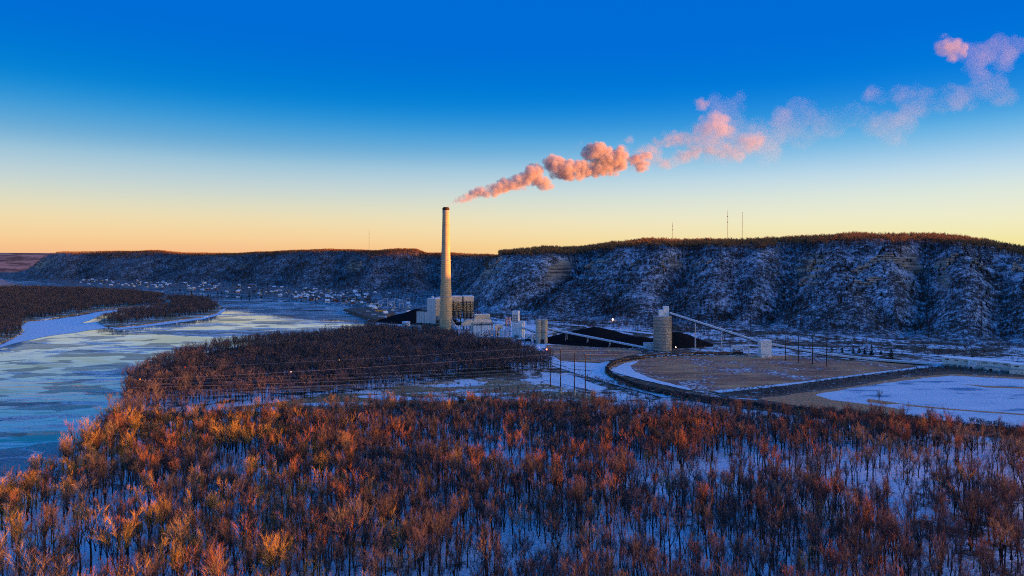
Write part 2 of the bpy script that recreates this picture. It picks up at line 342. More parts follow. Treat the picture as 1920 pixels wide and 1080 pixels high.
RAVA = [(1100,905,38,34,1.0),(1200,1100,20,26,.8),(1295,1225,24,28,.8),(1505,1415,30,32,1.0),(1590,1700,16,24,.6),(1745,1690,28,30,.9),(1850,1900,22,26,.7),(1400,1350,16,22,.6)]
RAVB = [(175,120,40,70,.7),(330,225,55,80,1.0),(470,360,60,85,1.0),(560,505,35,60,.7),(650,575,60,75,1.0),(745,690,40,60,.8),(860,800,70,80,1.0),(60,35,30,50,.6)]
def ravine(px, u, D, tab):
    cut = np.zeros_like(px); wood = np.zeros_like(px)
    for pt, pb, dep, w, k in tab:
        uu = np.clip(u, 0, 1.15); c = pb+(pt-pb)*np.clip(uu, 0, 1)**.85+9*np.sin(uu*7+pt); d = (px-c)*D/F
        e = np.exp(-(d/w)**2); t = np.clip(uu*4, 0, 1)*np.clip((1.12-uu)*3.2, 0, 1); cut = np.maximum(cut, dep*e*t)
        wood = np.maximum(wood, k*np.exp(-(np.where(d > 0, d*.75, d*1.5)/w)**2)*np.clip(uu*5, 0, 1))
    return cut, wood
def terrain(x, y, want=0):
    x = np.asarray(x, float); y = np.asarray(y, float)
    th = np.arctan2(x, y); r = np.hypot(x, y); thc = np.clip(th, -1.0, R_(41.6)); px = th2px(thc); ct = np.cos(thc)
    arc = th*1500
    # --- bluff A
    D = 117*F/(interp(px, toeA)-HY); rt = D/ct
    tho = np.radians([o[0] for o in offA]); off = th > R_(41.69)
    rt = np.where(off, np.interp(th, tho, [o[1] for o in offA]), rt)
    gul = 95*(fbm(arc/330+3.3, arc*0+.5, 2, 3)-.5)+150*np.exp(-((px-1085)/46)**2)+70*np.exp(-((px-1475)/40)**2)-30*np.exp(-((px-1600)/60)**2)+60*np.exp(-((px-1745)/35)**2)+80*np.exp(-((px-1290)/30)**2)*.6
    W = 330+np.maximum(gul, -40); rc = rt+W
    sk = interp(px, skyA)+7*(fbm(arc/75, arc*0+1.5, 17, 3)-.5); Ht = CAMH+(HY-sk+2)*((rc+260)*ct)/F
    Hc = CAMH+(HY-sk-6.5*np.clip((px-940)/60, 0, 1)*(.6+.8*fbm(arc/90, arc*0+7.7, 19, 2)))*(rc*ct)/F
    Ht = np.where(off, 0, Ht)
    Hc = np.where(off, np.interp(th, tho, [o[2] for o in offA])+12*(fbm(arc/38, arc*0+4.4, 15, 3)-.5), Hc)  # crest noise on the unseen bluff dapples the sunlight
    u = (r-rt)/W+.05*(fbm(arc/70, r/90, 5, 3)-.5)
    pr = np.interp(u, [0,.12,.3,.55,.72,.80,.84,.93,1.0], [0,.035,.19,.50,.72,.80,.88,.96,1.0])
    back = np.maximum(0, r-rc)
    pl = np.where(px < 935, -np.minimum(back*.55, 600), np.where(off, np.minimum(back*.008, 4), np.maximum(Ht-Hc, 0)*np.clip(back/260, 0, 1))-np.maximum(0, back-1500)*.12)
    fl = 2.5
    hA = fl+(Hc-fl)*np.where(u >= 1, 1, pr)+np.where(u > 1, pl, 0)
    hA = hA+np.where((u > .1), 7*(fbm(x/60, y/60, 9, 4)-.5)*np.clip(u*3, 0, 1)*np.where(u > .95, .25, 1), 0)
    cA, wA = ravine(px, u, rt*ct, RAVA); hA = hA-np.where(off, 0, cA)*np.clip(u*3, 0, 1)+np.where(off | (u < .05) | (u > 1), 0, 16*(fbm(arc/120, arc*0+.3, 33, 2)-.5)*np.sin(np.clip(u, 0, 1)*pi))
    bm_ = np.clip((fbm(arc/140+2, hA/90, 43, 3)-.44)*7, 0, 1)*np.clip((u-.45)*6, 0, 1)*np.clip((1.02-u)*9, 0, 1); hA = hA+np.where(off, 0, 3.0*np.sin(2*pi*hA/14+5*fbm(x/90, y/90, 45, 2))*bm_)
    hA = np.where(u <= 0, fl, np.maximum(hA, fl))
    # --- bluff B
    D = 117*F/(interp(px, toeB)-HY); rt = D/ct
    gul = 260*(fbm(arc/420+8.1, arc*0+2.5, 4, 3)-.5)+180*np.exp(-((px-640)/30)**2)*.6+220*np.exp(-((px-800)/50)**2)
    W = 520+np.maximum(gul, -100); rc = rt+W
    sk = interp(px, skyB)+5*(fbm(arc/60, arc*0+1.5, 27, 3)-.5); dip = 11*np.exp(-((px-770)/95)**2)+7*np.exp(-((px-245)/75)**2)+3
    Hc = CAMH+(HY-sk-dip*np.clip((px-95)/60, 0, 1))*(rc*ct)/F; HtB = CAMH+(HY-sk)*((rc+420)*ct)/F
    u = (r-rt)/W+.07*(fbm(arc/110, r/150, 6, 3)-.5)
    pr = np.interp(u, [0,.12,.35,.65,.85,.93,1.0], [0,.06,.24,.60,.85,.95,1.0])
    back = np.maximum(0, r-rc)
    pl = np.where(px < 105, -np.minimum(back*.4, 800), np.maximum(HtB-Hc, 0)*np.sin(np.clip(back/420, 0, 1)*pi/2)-np.maximum(0, back-1600)*.1)
    hB = fl+(Hc-fl)*np.where(u >= 1, 1, pr)+np.where(u > 1, pl, 0)+np.where(u > .1, 14*(fbm(x/120, y/120, 12, 4)-.5)*np.clip(u*3, 0, 1)*np.where(u > .93, .3, 1), 0)
    cB, wB = ravine(px, u, rt*ct, RAVB); hB = hB-cB*np.clip(u*3, 0, 1)+np.where(u > .05, 34*(fbm(arc/150, arc*0+.3, 35, 2)-.5)*np.sin(np.clip(u, 0, 1)*pi), 0)
    hB = np.where((u <= 0) | (px > 1130), fl, np.maximum(hB, fl))
    if want: return np.where(hA > fl+1, wA, wB)
    # --- far ridges across the next bends of the valley
    hc = 225+70*np.clip((px-1200)/700, 0, 1)
    hC = fl+(hc-fl)*np.clip((r-9000)/2300, 0, 1)**.8*(.88+.24*fbm(arc/900, r/1500, 3, 3))
    hC = np.where((px < 120) | (px > 1780), hC, fl)
    hC = np.where(r < 9000, fl, hC)
    h = np.maximum(np.maximum(hA, hB), hC)
    return np.maximum(h, np.where(r < 12500, fl, fl))

shore = [(-400,520),(-60,521),(0,521.5),(60,526),(150,536),(230,539.5),(300,543),(380,547),(450,553),(540,562),(620,570),(690,574),(705,590),(720,602),(1000,606),(1400,625),(1920,660),(2100,672)]
def build_terrain():
    ths = np.concatenate([np.radians(np.arange(-44, 42, .11)), np.radians(np.arange(42, 124, .7))])
    n = len(ths); pxs = th2px(np.clip(ths, -.95, R_(41.6))); ct = np.cos(np.clip(ths, -.95, R_(41.6)))
    r0 = 117*F/(interp(pxs, shore)-HY)/ct
    g = np.concatenate([[0, 3], np.cumsum(np.full(1, 6.0))+3])
    rows = [r0, r0+5]
    rr = np.exp(np.arange(math.log(720), math.log(6000), .0047)); rr = np.concatenate([rr, np.exp(np.linspace(math.log(6050), math.log(16000), 40))])
    Rm = np.concatenate([np.stack(rows), np.maximum(rr[:, None], (r0+10)[None, :]+np.arange(len(rr))[:, None]*.01)])
    X = Rm*np.sin(ths)[None]; Y = Rm*np.cos(ths)[None]; Z = terrain(X, Y)
    Z = Z+np.where(Z < 3.5, np.clip((Rm-r0-20)/400, 0, 1)*np.where(pxs < 900, 5, 0), 0)
    Z[0] = -2
    m, k = X.shape; idx = np.arange(m*k).reshape(m, k)
    q = np.stack([idx[:-1, :-1], idx[:-1, 1:], idx[1:, 1:], idx[1:, :-1]], -1).reshape(-1, 4)[:, ::-1]
    me = bpy.data.meshes.new('bluff_hills'); V = np.stack([X, Y, Z], -1).reshape(-1, 3)
    me.vertices.add(len(V)); me.vertices.foreach_set('co', V.ravel().astype(np.float32))
    me.loops.add(q.size); me.loops.foreach_set('vertex_index', q.ravel().astype(np.int32))
    me.polygons.add(len(q)); me.polygons.foreach_set('loop_start', np.arange(0, q.size, 4, dtype=np.int32)); me.polygons.foreach_set('loop_total', np.full(len(q), 4, np.int32))
    me.update(calc_edges=True); me.materials.append(M['bluff']); me.shade_smooth()
    tag(link('bluff_hills', me), kind='structure')
build_terrain()

def inside(poly, x, y):
    x = np.asarray(x); y = np.asarray(y); c = np.zeros(x.shape, bool); n = len(poly)
    for i in range(n):
        x1, y1 = poly[i][:2]; x2, y2 = poly[(i+1) % n][:2]
        if y1 == y2: continue
        c ^= ((y1 > y) != (y2 > y)) & (x < (x2-x1)*(y-y1)/(y2-y1)+x1)
    return c

def organic(poly, step, amp, seed=1):
    out = []; rr = random.Random(seed)
    for i in range(len(poly)):
        a = Vector(poly[i][:2]); b = Vector(poly[(i+1) % len(poly)][:2]); d = b-a; k = max(1, int(d.length/step))
        nrm = Vector((-d.y, d.x)).normalized() if d.length > 0 else Vector((0, 0))
        for j in range(k):
            p = a+d*(j/k)
            if j: p = p+nrm*rr.uniform(-amp, amp)
            out.append((p.x, p.y))
    return out

def sheet(name, poly, z, mat, skirt=None, kind='structure'):
    bm = bmesh.new(); vs = [bm.verts.new((p[0], p[1], z)) for p in poly]
    f = bm.faces.new(vs); f.normal_update()
    if f.normal.z < 0: f.normal_flip()
    if skirt is not None:
        n = len(vs); vb = []
        for i, p in enumerate(poly):
            a = Vector(poly[i-1][:2]); b = Vector(poly[(i+1) % n][:2]); d = (b-a).normalized(); area = 1
            vb.append(bm.verts.new((p[0], p[1], skirt)))
        for i in range(n): bm.faces.new((vs[i], vs[(i+1) % n], vb[(i+1) % n], vb[i]))
        bm.normal_update()
    bmesh.ops.triangulate(bm, faces=[f])
    me = bpy.data.meshes.new(name); bm.to_mesh(me); bm.free(); me.materials.append(mat)
    return tag(link(name, me), kind=kind)

def W2(pts, z=3.0): return [G(px, py, z)[:2] for px, py in pts]

# water: one sheet to the horizon
MB().add([(-16000,-4000,0),(6000,-4000,0),(6000,17000,0),(-16000,17000,0)], [(0,1,2,3)]).obj('river', M['river'])['kind'] = 'structure'

land_px = [(0,950),(30,930),(66,905),(105,878),(138,848),(155,815),(178,792),(192,774),(222,765),(226,745),(240,722),(262,705),(300,686),(350,669),(420,654),(520,640),(640,628),(690,619),(697,608),(700,597),(640,583),(700,576),(760,573)]
land = W2(land_px)+[(-60, 2150),(700, 1650),(1500, 1250),(2600, 900),(2600, -900),(-700, -900),(-420, 60)]
sheet('floodplain_ground', organic(land, 14, 2.2, 3), 3.0, M['ground'], -2)

# wooded islands in the river, seen beyond it
isl = {
 'wooded_island': [(-260,760),(-20,648),(18,635),(40,626),(36,612),(45,602),(90,598),(150,588),(178,582),(240,576),(300,573),(318,571),(296,569),(240,570),(310,560),(296,555),(240,550),(150,545),(60,543),(-260,545)],
 'river_island': [(182,604),(196,611),(222,613),(262,609),(320,601),(380,594),(404,587),(414,579),(410,572),(380,562),(330,558),(306,562),(318,569),(322,574),(300,577),(250,584),(210,594),(190,599)],
}
ISL = {}
for nm, p in isl.items():
    w = W2(p, 1.6); ISL[nm] = w
    sheet(nm, organic(w, 25, 3, 5), 1.6, M['meadow'], -1)
# shelf of snow-covered ice in the side channel
sheet('shelf_ice', organic(W2([(-260,800),(0,648),(20,638),(45,623),(40,612),(52,603),(92,600),(150,592),(185,585),(230,580),(226,583),(196,588),(170,600),(150,606),(186,603),(215,612),(150,622),(90,630),(30,643),(0,652),(-260,820)], .25), 20, 2, 8), .25, M['snow'])
sheet('shelf_ice', organic(W2([(196,612),(225,614),(265,610),(322,602),(382,595),(406,588),(418,579),(424,578),(414,589),(384,598),(324,606),(262,614),(222,618)], .25), 14, .8, 9), .25, M['snow'])
sheet('shelf_ice', organic(W2([(238,576),(300,572),(320,570),(318,568.5),(300,568.5),(242,571)], .25), 20, 1, 9), .25, M['snow'])
sheet('shelf_ice', organic(W2([(160,808),(178,793),(192,775),(206,770),(196,790),(200,800),(176,812)], 3.3), 6, 1, 9), 3.25, M['snow'])

zz = [3.05]
def patch(name, px, mat, step=8, amp=1.2, seed=2):
    zz[0] += .03; return sheet(name, organic(W2(px, zz[0]), step, amp, seed), zz[0], M[mat])
patch('clearing_meadow', [(206,790),(232,773),(300,768),(420,764),(490,758),(600,742),(720,727),(830,716),(930,712),(1010,716),(1060,728),(1110,742),(1160,752),(1130,768),(1000,768),(900,762),(780,768),(640,774),(560,780),(420,786),(300,790)], 'meadow')
patch('frozen_creek', [(230,776),(300,770),(380,767),(400,764),(420,766),(475,767),(490,762),(560,768),(595,771),(560,776),(480,772),(430,775),(330,781),(240,784)], 'snow', 5, .8)
patch('frozen_slough', [(1128,757),(1180,752),(1260,757),(1330,765),(1420,778),(1500,788),(1480,796),(1400,792),(1310,784),(1230,774),(1180,768)], 'snow', 6, 1)
patch('frozen_slough', [(660,744),(720,739),(780,746),(850,744),(880,750),(820,753),(730,749)], 'snow', 6, 1.8)
patch('frozen_slough', [(850,713),(880,711),(914,717),(895,723),(866,721)], 'snow', 6, 1.5)
patch('frozen_slough', [(1012,698),(1060,701),(1104,716),(1140,728),(1120,733),(1070,724),(1020,712)], 'snow', 6, 1.8)
patch('snowy_yard', [(690,600),(702,580),(740,572),(800,572),(830,590),(760,606),(900,640),(1000,650),(1040,655),(1060,640),(1000,606),(880,596)], 'snow', 20, 2)
patch('brush_slope', [(1060,700),(1200,733),(1350,760),(1500,779),(1700,800),(1960,832),(1960,812),(1800,792),(1620,772),(1450,752),(1320,742),(1200,727),(1120,712)], 'brush')
patch('infield', [(1146,690),(1165,678),(1230,669),(1330,665),(1440,665),(1560,673),(1700,683),(1724,688),(1640,700),(1500,718),(1345,735),(1290,729),(1215,713),(1165,702)], 'field')
patch('yard_field', [(1022,648),(1050,645),(1130,647),(1190,654),(1204,661),(1158,673),(1120,680),(1050,677),(1030,664)], 'field')
patch('access_road', [(1000,650),(1012,650),(1030,664),(1052,677),(1122,681),(1142,681),(1134,690),(1136,698),(1150,712),(1200,730),(1260,745),(1240,744),(1170,726),(1090,703),(1040,687),(1012,672)], 'snow', 6, .6)
patch('snowy_verge', [(1144,694),(1170,681),(1200,675),(1182,686),(1192,698),(1230,712),(1300,730),(1290,731),(1200,711),(1160,700)], 'snow', 6, .8)
patch('dike_slope', [(1340,736),(1500,720),(1640,702),(1726,690),(1790,684),(1960,692),(1960,712),(1790,702),(1700,710),(1590,726),(1525,737),(1440,748),(1370,744)], 'brush')
patch('dike_road', [(1336,733),(1400,727),(1500,716),(1640,698),(1720,688),(1790,681),(1900,686),(1960,690),(1960,692.5),(1790,684),(1728,690.5),(1640,701),(1500,719),(1420,729),(1350,736)], 'snow', 8, .3)
patch('pond_margin', [(1420,748),(1525,734),(1600,724),(1690,708),(1790,701),(1960,710),(1960,830),(1800,800),(1660,782),(1560,770),(1480,758)], 'tan')
patch('frozen_pond', [(1528,740),(1600,727),(1690,714),(1784,704),(1960,713),(1960,815),(1830,797),(1720,781),(1690,776),(1700,768),(1640,760),(1560,750)], 'pond', 9, 1)
patch('pond_spit', [(1802,720),(1850,723.5),(1960,727),(1960,730),(1850,726.5)], 'tan', 8, .5)
patch('pond_spit', [(1696,758),(1780,766),(1960,779),(1960,781.5),(1790,769),(1700,761)], 'tan', 8, .4)
patch('pond_spit', [(1628,748),(1668,753),(1690,757),(1660,758),(1625,753)], 'tan', 8, .4)

# ------------------------------------------------------------------ trees
def grow(seed, H, spread, limbs=4, br=4, sub=6, tw=9, fork=.36, twl=.085, tww=.056, sides=3, lean=.06, multi=1):
    """skeleton of a leafless tree: (trunk solids, crown of fine branches and twigs)"""
    r = random.Random(seed); wood = MB(); fine = MB()
    def rot(d, tilt, az):
        u = d.orthogonal().normalized(); w = d.cross(u)
        return (d*cos(tilt)+(u*cos(az)+w*sin(az))*sin(tilt)).normalized()
    def twig(p, d, l, w):
        q = p+d*l; s = d.cross(Vector((r.uniform(-1,1), r.uniform(-1,1), r.uniform(-1,1)))).normalized()*(w/2)
        fine.add([p-s, p+s, q], [(0,1,2)])
    R0 = H*.0155
    for st in range(multi):
        base = Vector((r.uniform(-.4,.4), r.uniform(-.4,.4), 0)) if multi > 1 else Vector((0,0,0))
        d0 = Vector((r.uniform(-lean,lean), r.uniform(-lean,lean), 1)).normalized()
        if multi > 1: d0 = rot(Vector((0,0,1)), r.uniform(.15,.4), st*2*pi/multi+r.uniform(-.5,.5))
        hf = H*fork*r.uniform(.85,1.15); k = 1/math.sqrt(multi)
        mid = base+d0*(hf*.5)+Vector((r.uniform(-.02,.02)*H, r.uniform(-.02,.02)*H, 0)); top = base+d0*hf
        wood.bar(base-d0*.4, mid, R0*1.25*k, R0*k, sides+1, False); wood.bar(mid, top, R0*k, R0*.82*k, sides+1, False)
        a0 = r.uniform(0, 6.28)
        for i in range(limbs):
            az = a0+i*2*pi/limbs+r.uniform(-.5,.5); lead = i == 0 and limbs > 3
            tilt = r.uniform(.08,.2) if lead else r.uniform(.28,.62)*spread
            d1 = rot(d0, tilt, az); L1 = H*(1-fork)*r.uniform(.55,.8)
            p = top-d0*hf*r.uniform(0,.22)*(0 if lead else 1); pts = [p]; dd = d1
            for s in range(3):
                dd = (dd+Vector((r.uniform(-.16,.16), r.uniform(-.16,.16), r.uniform(.02,.22)))).normalized(); p = p+dd*(L1/3); pts.append(p)
            rr = R0*.55*k
            for s in range(3): wood.bar(pts[s], pts[s+1], rr*(1-.25*s), rr*(1-.25*(s+1)), sides, False)
            for b in range(br):
                t = .3+.7*(b+r.random()*.8)/br; f = min(2.99, t*3); j = int(f); q = pts[j].lerp(pts[j+1], f-j)
                d2 = rot(dd, r.uniform(.3,.85)*spread**.5, r.uniform(0,6.28)); d2 = (d2+Vector((0,0,.28))).normalized()
                L2 = H*r.uniform(.13,.22); e = q+d2*L2
                wood.bar(q, e, rr*.36, rr*.14, 3, False)
                for c in range(sub):
                    t2 = .25+.75*(c+r.random())/sub; q2 = q.lerp(e, min(1, t2))
                    d3 = rot(d2, r.uniform(.25,.8), r.uniform(0,6.28)); d3 = (d3+Vector((0,0,.22))).normalized(); L3 = H*r.uniform(.06,.11)
                    twig(q2, d3, L3*1.15, tww*1.5)
                    for w in range(tw):
                        q3 = q2+d3*L3*r.uniform(.15,1); d4 = rot(d3, r.uniform(.2,.75), r.uniform(0,6.28)); d4 = (d4+Vector((0,0,.15))).normalized()
                        twig(q3, d4, H*twl*r.uniform(.6,1.25), tww*r.uniform(.7,1.1))
    return wood, fine

def joined(name, wood, fine, mw, mf):
    me = bpy.data.meshes.new(name); n = len(wood.v)
    me.from_pydata(wood.v+fine.v, [], wood.f+[tuple(i+n for i in f) for f in fine.f]); me.materials.append(mw); me.materials.append(mf)
    me.polygons.foreach_set('material_index', np.array([0]*len(wood.f)+[1]*len(fine.f), np.int32)); me.update(); return me

PROTO = {}
def proto_set(key, meshes):
    c = bpy.data.collections.new(key+'_shapes')
    for i, m in enumerate(meshes):
        o = bpy.data.objects.new('%s_shape_%03d' % (key, i), m); c.objects.link(o)
    PROTO[key] = (c, len(meshes))

NEAR = [dict(H=19, spread=.8, fork=.36, limbs=5), dict(H=22, spread=.62, fork=.42, limbs=5), dict(H=18, spread=1.05, fork=.30, limbs=5), dict(H=23, spread=.5, fork=.34, limbs=5, br=5),
        dict(H=18, spread=.75, fork=.2, limbs=3, multi=2, br=4), dict(H=21, spread=.85, fork=.46, limbs=4), dict(H=20, spread=1.4, fork=.26, limbs=7, br=5), dict(H=19, spread=.6, fork=.25, limbs=3, multi=3, br=3),
        dict(H=23, spread=.62, fork=.46, limbs=4, br=4, sub=4, tw=4), dict(H=20, spread=1.0, fork=.36, limbs=5, br=4, sub=4, tw=4)]
NEARW = [grow(40+i, **k) for i, k in enumerate(NEAR)]
TONES = ['gold', 'rust', 'mauve', 'tan', 'grey']  # twig colours partly carry light: gold and rust sunlit, mauve and grey shaded
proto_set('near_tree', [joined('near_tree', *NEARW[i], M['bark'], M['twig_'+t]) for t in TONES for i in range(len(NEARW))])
MIDW = [grow(80+i, H=17, spread=s, limbs=4, br=3, sub=4, tw=5, fork=f, twl=.095, tww=.13) for i, (s, f) in enumerate([(.8,.32),(1.0,.28),(.65,.38),(1.15,.3),(.85,.42)])]
proto_set('wood_tree', [joined('wood_tree', *w, M['bark'], M['twig_wood']) for w in MIDW]+[joined('wood_tree', *MIDW[i], M['bark'], M['twig_grey']) for i in (0, 3)]+[joined('wood_tree', *MIDW[i], M['bark'], M['twig_mauve']) for i in (1, 4)])
FARW = [grow(120+i, H=13, spread=s, limbs=3, br=2, sub=3, tw=4, fork=f, twl=.13, tww=.20) for i, (s, f) in enumerate([(.9,.3),(1.1,.28),(.7,.35),(1.0,.4)])]
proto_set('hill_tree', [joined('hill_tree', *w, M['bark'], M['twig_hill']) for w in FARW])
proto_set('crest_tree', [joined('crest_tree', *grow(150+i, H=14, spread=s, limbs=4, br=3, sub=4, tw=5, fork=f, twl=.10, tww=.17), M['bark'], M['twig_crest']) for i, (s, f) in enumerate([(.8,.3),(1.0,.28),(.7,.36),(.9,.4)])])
proto_set('shrub', [joined('shrub', *grow(170+i, H=4.5, spread=.9, limbs=3, br=2, sub=3, tw=5, fork=.12, multi=3, twl=.16, tww=.09), M['bark'], M[t]) for i, t in enumerate(['twig_mauve', 'twig_grey', 'twig_wood', 'twig_grey'])])
proto_set('sapling', [joined('sapling', *grow(190+i, H=8, spread=.5, limbs=3, br=2, sub=3, tw=4, fork=.45, twl=.11, tww=.06), M['bark'], M[t]) for i, t in enumerate(['twig_mauve', 'twig_grey', 'twig_rust'])])
def conifer(seed, H=9, w=2.4):
    r = random.Random(seed); m = MB(); m.bar((0,0,-.3), (0,0,H*.9), .16, .04, 4, False)
    for k in range(60):
        z = H*(.06+.92*(k/60)); rad = w*(1-z/H)**.8+.1; az = k*2.4+r.uniform(-.3,.3); l = rad*r.uniform(.75,1.15)
        d = Vector((cos(az), sin(az), -.25)); s = Vector((-sin(az), cos(az), 0))*l*.42; p = Vector((0,0,z)); q = p+d*l
        m.add([p+Vector((0,0,.5)), q-s-Vector((0,0,.3)), q+d*.3, q+s-Vector((0,0,.3))], [(0,1,2),(0,2,3)])
    return m
CONW = [conifer(i, *hw) for i, hw in enumerate([(9,2.6),(11,2.4),(7,2.6)])]
proto_set('evergreen', [m.mesh('evergreen', M['evergreen']) for m in CONW])

def scatter(name, P, scl, idx, key, label, cat, rz=None):
    P = np.asarray(P, float); n = len(P)
    me = bpy.data.meshes.new(name); me.vertices.add(n); me.vertices.foreach_set('co', P.ravel().astype(np.float32))
    scl = np.asarray(scl, float); scl = np.repeat(scl[:, None], 3, 1) if scl.ndim == 1 else scl
    a = me.attributes.new('size', 'FLOAT_VECTOR', 'POINT'); a.data.foreach_set('vector', scl.ravel().astype(np.float32))
    a = me.attributes.new('turn', 'FLOAT', 'POINT'); a.data.foreach_set('value', nr.uniform(0, 6.283, n).astype(np.float32))
    a = me.attributes.new('shape', 'INT', 'POINT'); a.data.foreach_set('value', np.asarray(idx, np.int32))
    o = link(name, me); tag(o, label, cat, kind='stuff')
    g = bpy.data.node_groups.new(name, 'GeometryNodeTree')
    g.interface.new_socket('Geometry', in_out='INPUT', socket_type='NodeSocketGeometry'); g.interface.new_socket('Geometry', in_out='OUTPUT', socket_type='NodeSocketGeometry')
    N = g.nodes; L = g.links; gi = N.new('NodeGroupInput'); go = N.new('NodeGroupOutput')
    ci = N.new('GeometryNodeCollectionInfo'); ci.inputs[0].default_value = PROTO[key][0]; ci.inputs['Separate Children'].default_value = True; ci.inputs['Reset Children'].default_value = True
    ip = N.new('GeometryNodeInstanceOnPoints'); ip.inputs['Pick Instance'].default_value = True
    def na(nm, ty):
        q = N.new('GeometryNodeInputNamedAttribute'); q.data_type = ty; q.inputs[0].default_value = nm; return q.outputs[0]
    cx = N.new('ShaderNodeCombineXYZ'); L.new(na('turn', 'FLOAT'), cx.inputs[2])
    er = N.new('FunctionNodeEulerToRotation'); L.new(cx.outputs[0], er.inputs[0])
    L.new(gi.outputs[0], ip.inputs['Points']); L.new(ci.outputs[0], ip.inputs['Instance']); L.new(na('shape', 'INT'), ip.inputs['Instance Index'])
    L.new(er.outputs[0], ip.inputs['Rotation']); L.new(na('size', 'FLOAT_VECTOR'), ip.inputs['Scale']); L.new(ip.outputs[0], go.inputs[0])
    md = o.modifiers.new('scatter', 'NODES'); md.node_group = g
    return o

def jgrid(x0, x1, y0, y1, s, jit=.45):
    gx, gy = np.meshgrid(np.arange(x0, x1, s), np.arange(y0, y1, s)); gx = gx+(np.arange(gx.shape[0]) % 2)[:, None]*s/2
    x = gx.ravel()+nr.uniform(-jit, jit, gx.size)*s; y = gy.ravel()+nr.uniform(-jit, jit, gy.size)*s
    return x, y
def topx(x, y, z): return HX+F*x/y, HY+(CAMH-z)*F/y

# --- the near wood: everything this side of the clearing
near_px = [(-400,1500),(-300,1010),(-40,975),(30,945),(75,915),(115,886),(150,862),(172,838),(200,806),(250,795),(330,794),(400,792),(470,792),(560,787),(640,781),(700,777),(800,774),(900,770),(1000,772),(1110,772),(1160,776),(1240,784),(1330,796),(1420,803),(1500,803),(1600,808),(1700,815),(1800,825),(1920,842),(2200,880),(2300,1500)]
NEARPOLY = [G(px, py, 3)[:2] if py < 1400 else None for px, py in near_px]
NEARPOLY[0] = (-330, 205); NEARPOLY[-1] = (330, 205)
x, y = jgrid(-420, 620, 207, 540, 4.95)
px, py = topx(x, y, 3)
dens = fbm(x/45, y/45, 21, 3)
ok = inside(NEARPOLY, x, y) & (px > -60) & (px < 1990) & (nr.random(len(x)) < np.clip(.55+(dens-.42)*3.2, .22, .97))
ok |= inside(NEARPOLY, x, y) & (py < 850) & (px > -60) & (px < 1990) & (nr.random(len(x)) < .7)
x, y, px, py = x[ok], y[ok], px[ok], py[ok]
n = len(x)
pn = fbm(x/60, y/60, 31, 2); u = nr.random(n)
pg = np.clip(.36-np.clip((px-150)/700, 0, 1)*.36, .015, .36)*np.clip((pn-.35)*4, .25, 1.6)*np.where(py < 800, .5, 1)  # gold and rust shares follow the sunlit bands, sunlight partly in the twig colour
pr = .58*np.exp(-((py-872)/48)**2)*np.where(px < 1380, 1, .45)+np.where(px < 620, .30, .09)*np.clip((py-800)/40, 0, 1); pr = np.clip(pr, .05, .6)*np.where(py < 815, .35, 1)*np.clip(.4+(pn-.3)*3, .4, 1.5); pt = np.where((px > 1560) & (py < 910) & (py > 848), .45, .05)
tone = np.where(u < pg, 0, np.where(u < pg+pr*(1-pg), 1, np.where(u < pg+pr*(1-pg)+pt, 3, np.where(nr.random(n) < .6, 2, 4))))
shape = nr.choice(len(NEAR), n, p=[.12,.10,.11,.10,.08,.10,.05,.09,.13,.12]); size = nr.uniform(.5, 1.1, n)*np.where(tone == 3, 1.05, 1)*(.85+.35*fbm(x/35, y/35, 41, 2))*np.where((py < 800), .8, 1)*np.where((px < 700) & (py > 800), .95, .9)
prom = size/y*np.where((px > 0) & (px < 1920) & (py < 1130), 1, .2)
# a few trees the eye goes to
special = []
def sp(px_, py_, tone_, shape_, size_, label):
    special.append((*G(px_, py_, 3)[:2], TONES.index(tone_), shape_, size_, label))
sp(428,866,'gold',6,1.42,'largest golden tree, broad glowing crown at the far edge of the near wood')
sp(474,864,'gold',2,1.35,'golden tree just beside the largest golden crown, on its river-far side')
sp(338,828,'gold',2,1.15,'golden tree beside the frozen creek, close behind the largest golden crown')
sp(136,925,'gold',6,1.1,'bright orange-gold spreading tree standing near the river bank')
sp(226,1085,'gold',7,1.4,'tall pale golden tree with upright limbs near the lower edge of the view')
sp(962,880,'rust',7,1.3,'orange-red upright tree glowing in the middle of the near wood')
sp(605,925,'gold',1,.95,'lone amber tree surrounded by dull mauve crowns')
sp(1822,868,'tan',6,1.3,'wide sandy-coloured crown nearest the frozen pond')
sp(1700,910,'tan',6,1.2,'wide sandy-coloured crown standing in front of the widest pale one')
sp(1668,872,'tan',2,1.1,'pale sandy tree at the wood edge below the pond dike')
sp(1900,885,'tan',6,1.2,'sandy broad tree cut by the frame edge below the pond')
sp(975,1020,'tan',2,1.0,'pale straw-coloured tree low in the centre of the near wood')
for a in special:
    dx = x-a[0]; dy = y-a[1]; k_ = ~((np.hypot(dx, dy) < 6.5) | ((np.abs(dx) < 7) & (dy < 0) & (dy > -20)))
    x, y, px, py, tone, shape, size, prom = (q[k_] for q in (x, y, px, py, tone, shape, size, prom))
n = len(x)
order = np.argsort(-prom)[:300-len(special)]
keep = np.ones(n, bool); keep[order] = False
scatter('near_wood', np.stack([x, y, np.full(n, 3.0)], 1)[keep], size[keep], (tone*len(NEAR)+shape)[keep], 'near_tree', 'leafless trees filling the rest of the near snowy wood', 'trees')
TW = {}
for i, (w, f) in enumerate(NEARW):
    TW[i] = w.mesh('tree_trunk', M['bark'])
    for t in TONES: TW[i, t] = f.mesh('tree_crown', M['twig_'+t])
hue = {'gold': 'golden', 'rust': 'rusty red', 'mauve': 'dull mauve', 'tan': 'sandy', 'grey': 'grey-brown'}
form = ['rounded', 'tall-forked', 'spreading', 'tall-narrow', 'two-stemmed', 'high-crowned', 'very-broad', 'many-stemmed', 'lanky', 'sparse']
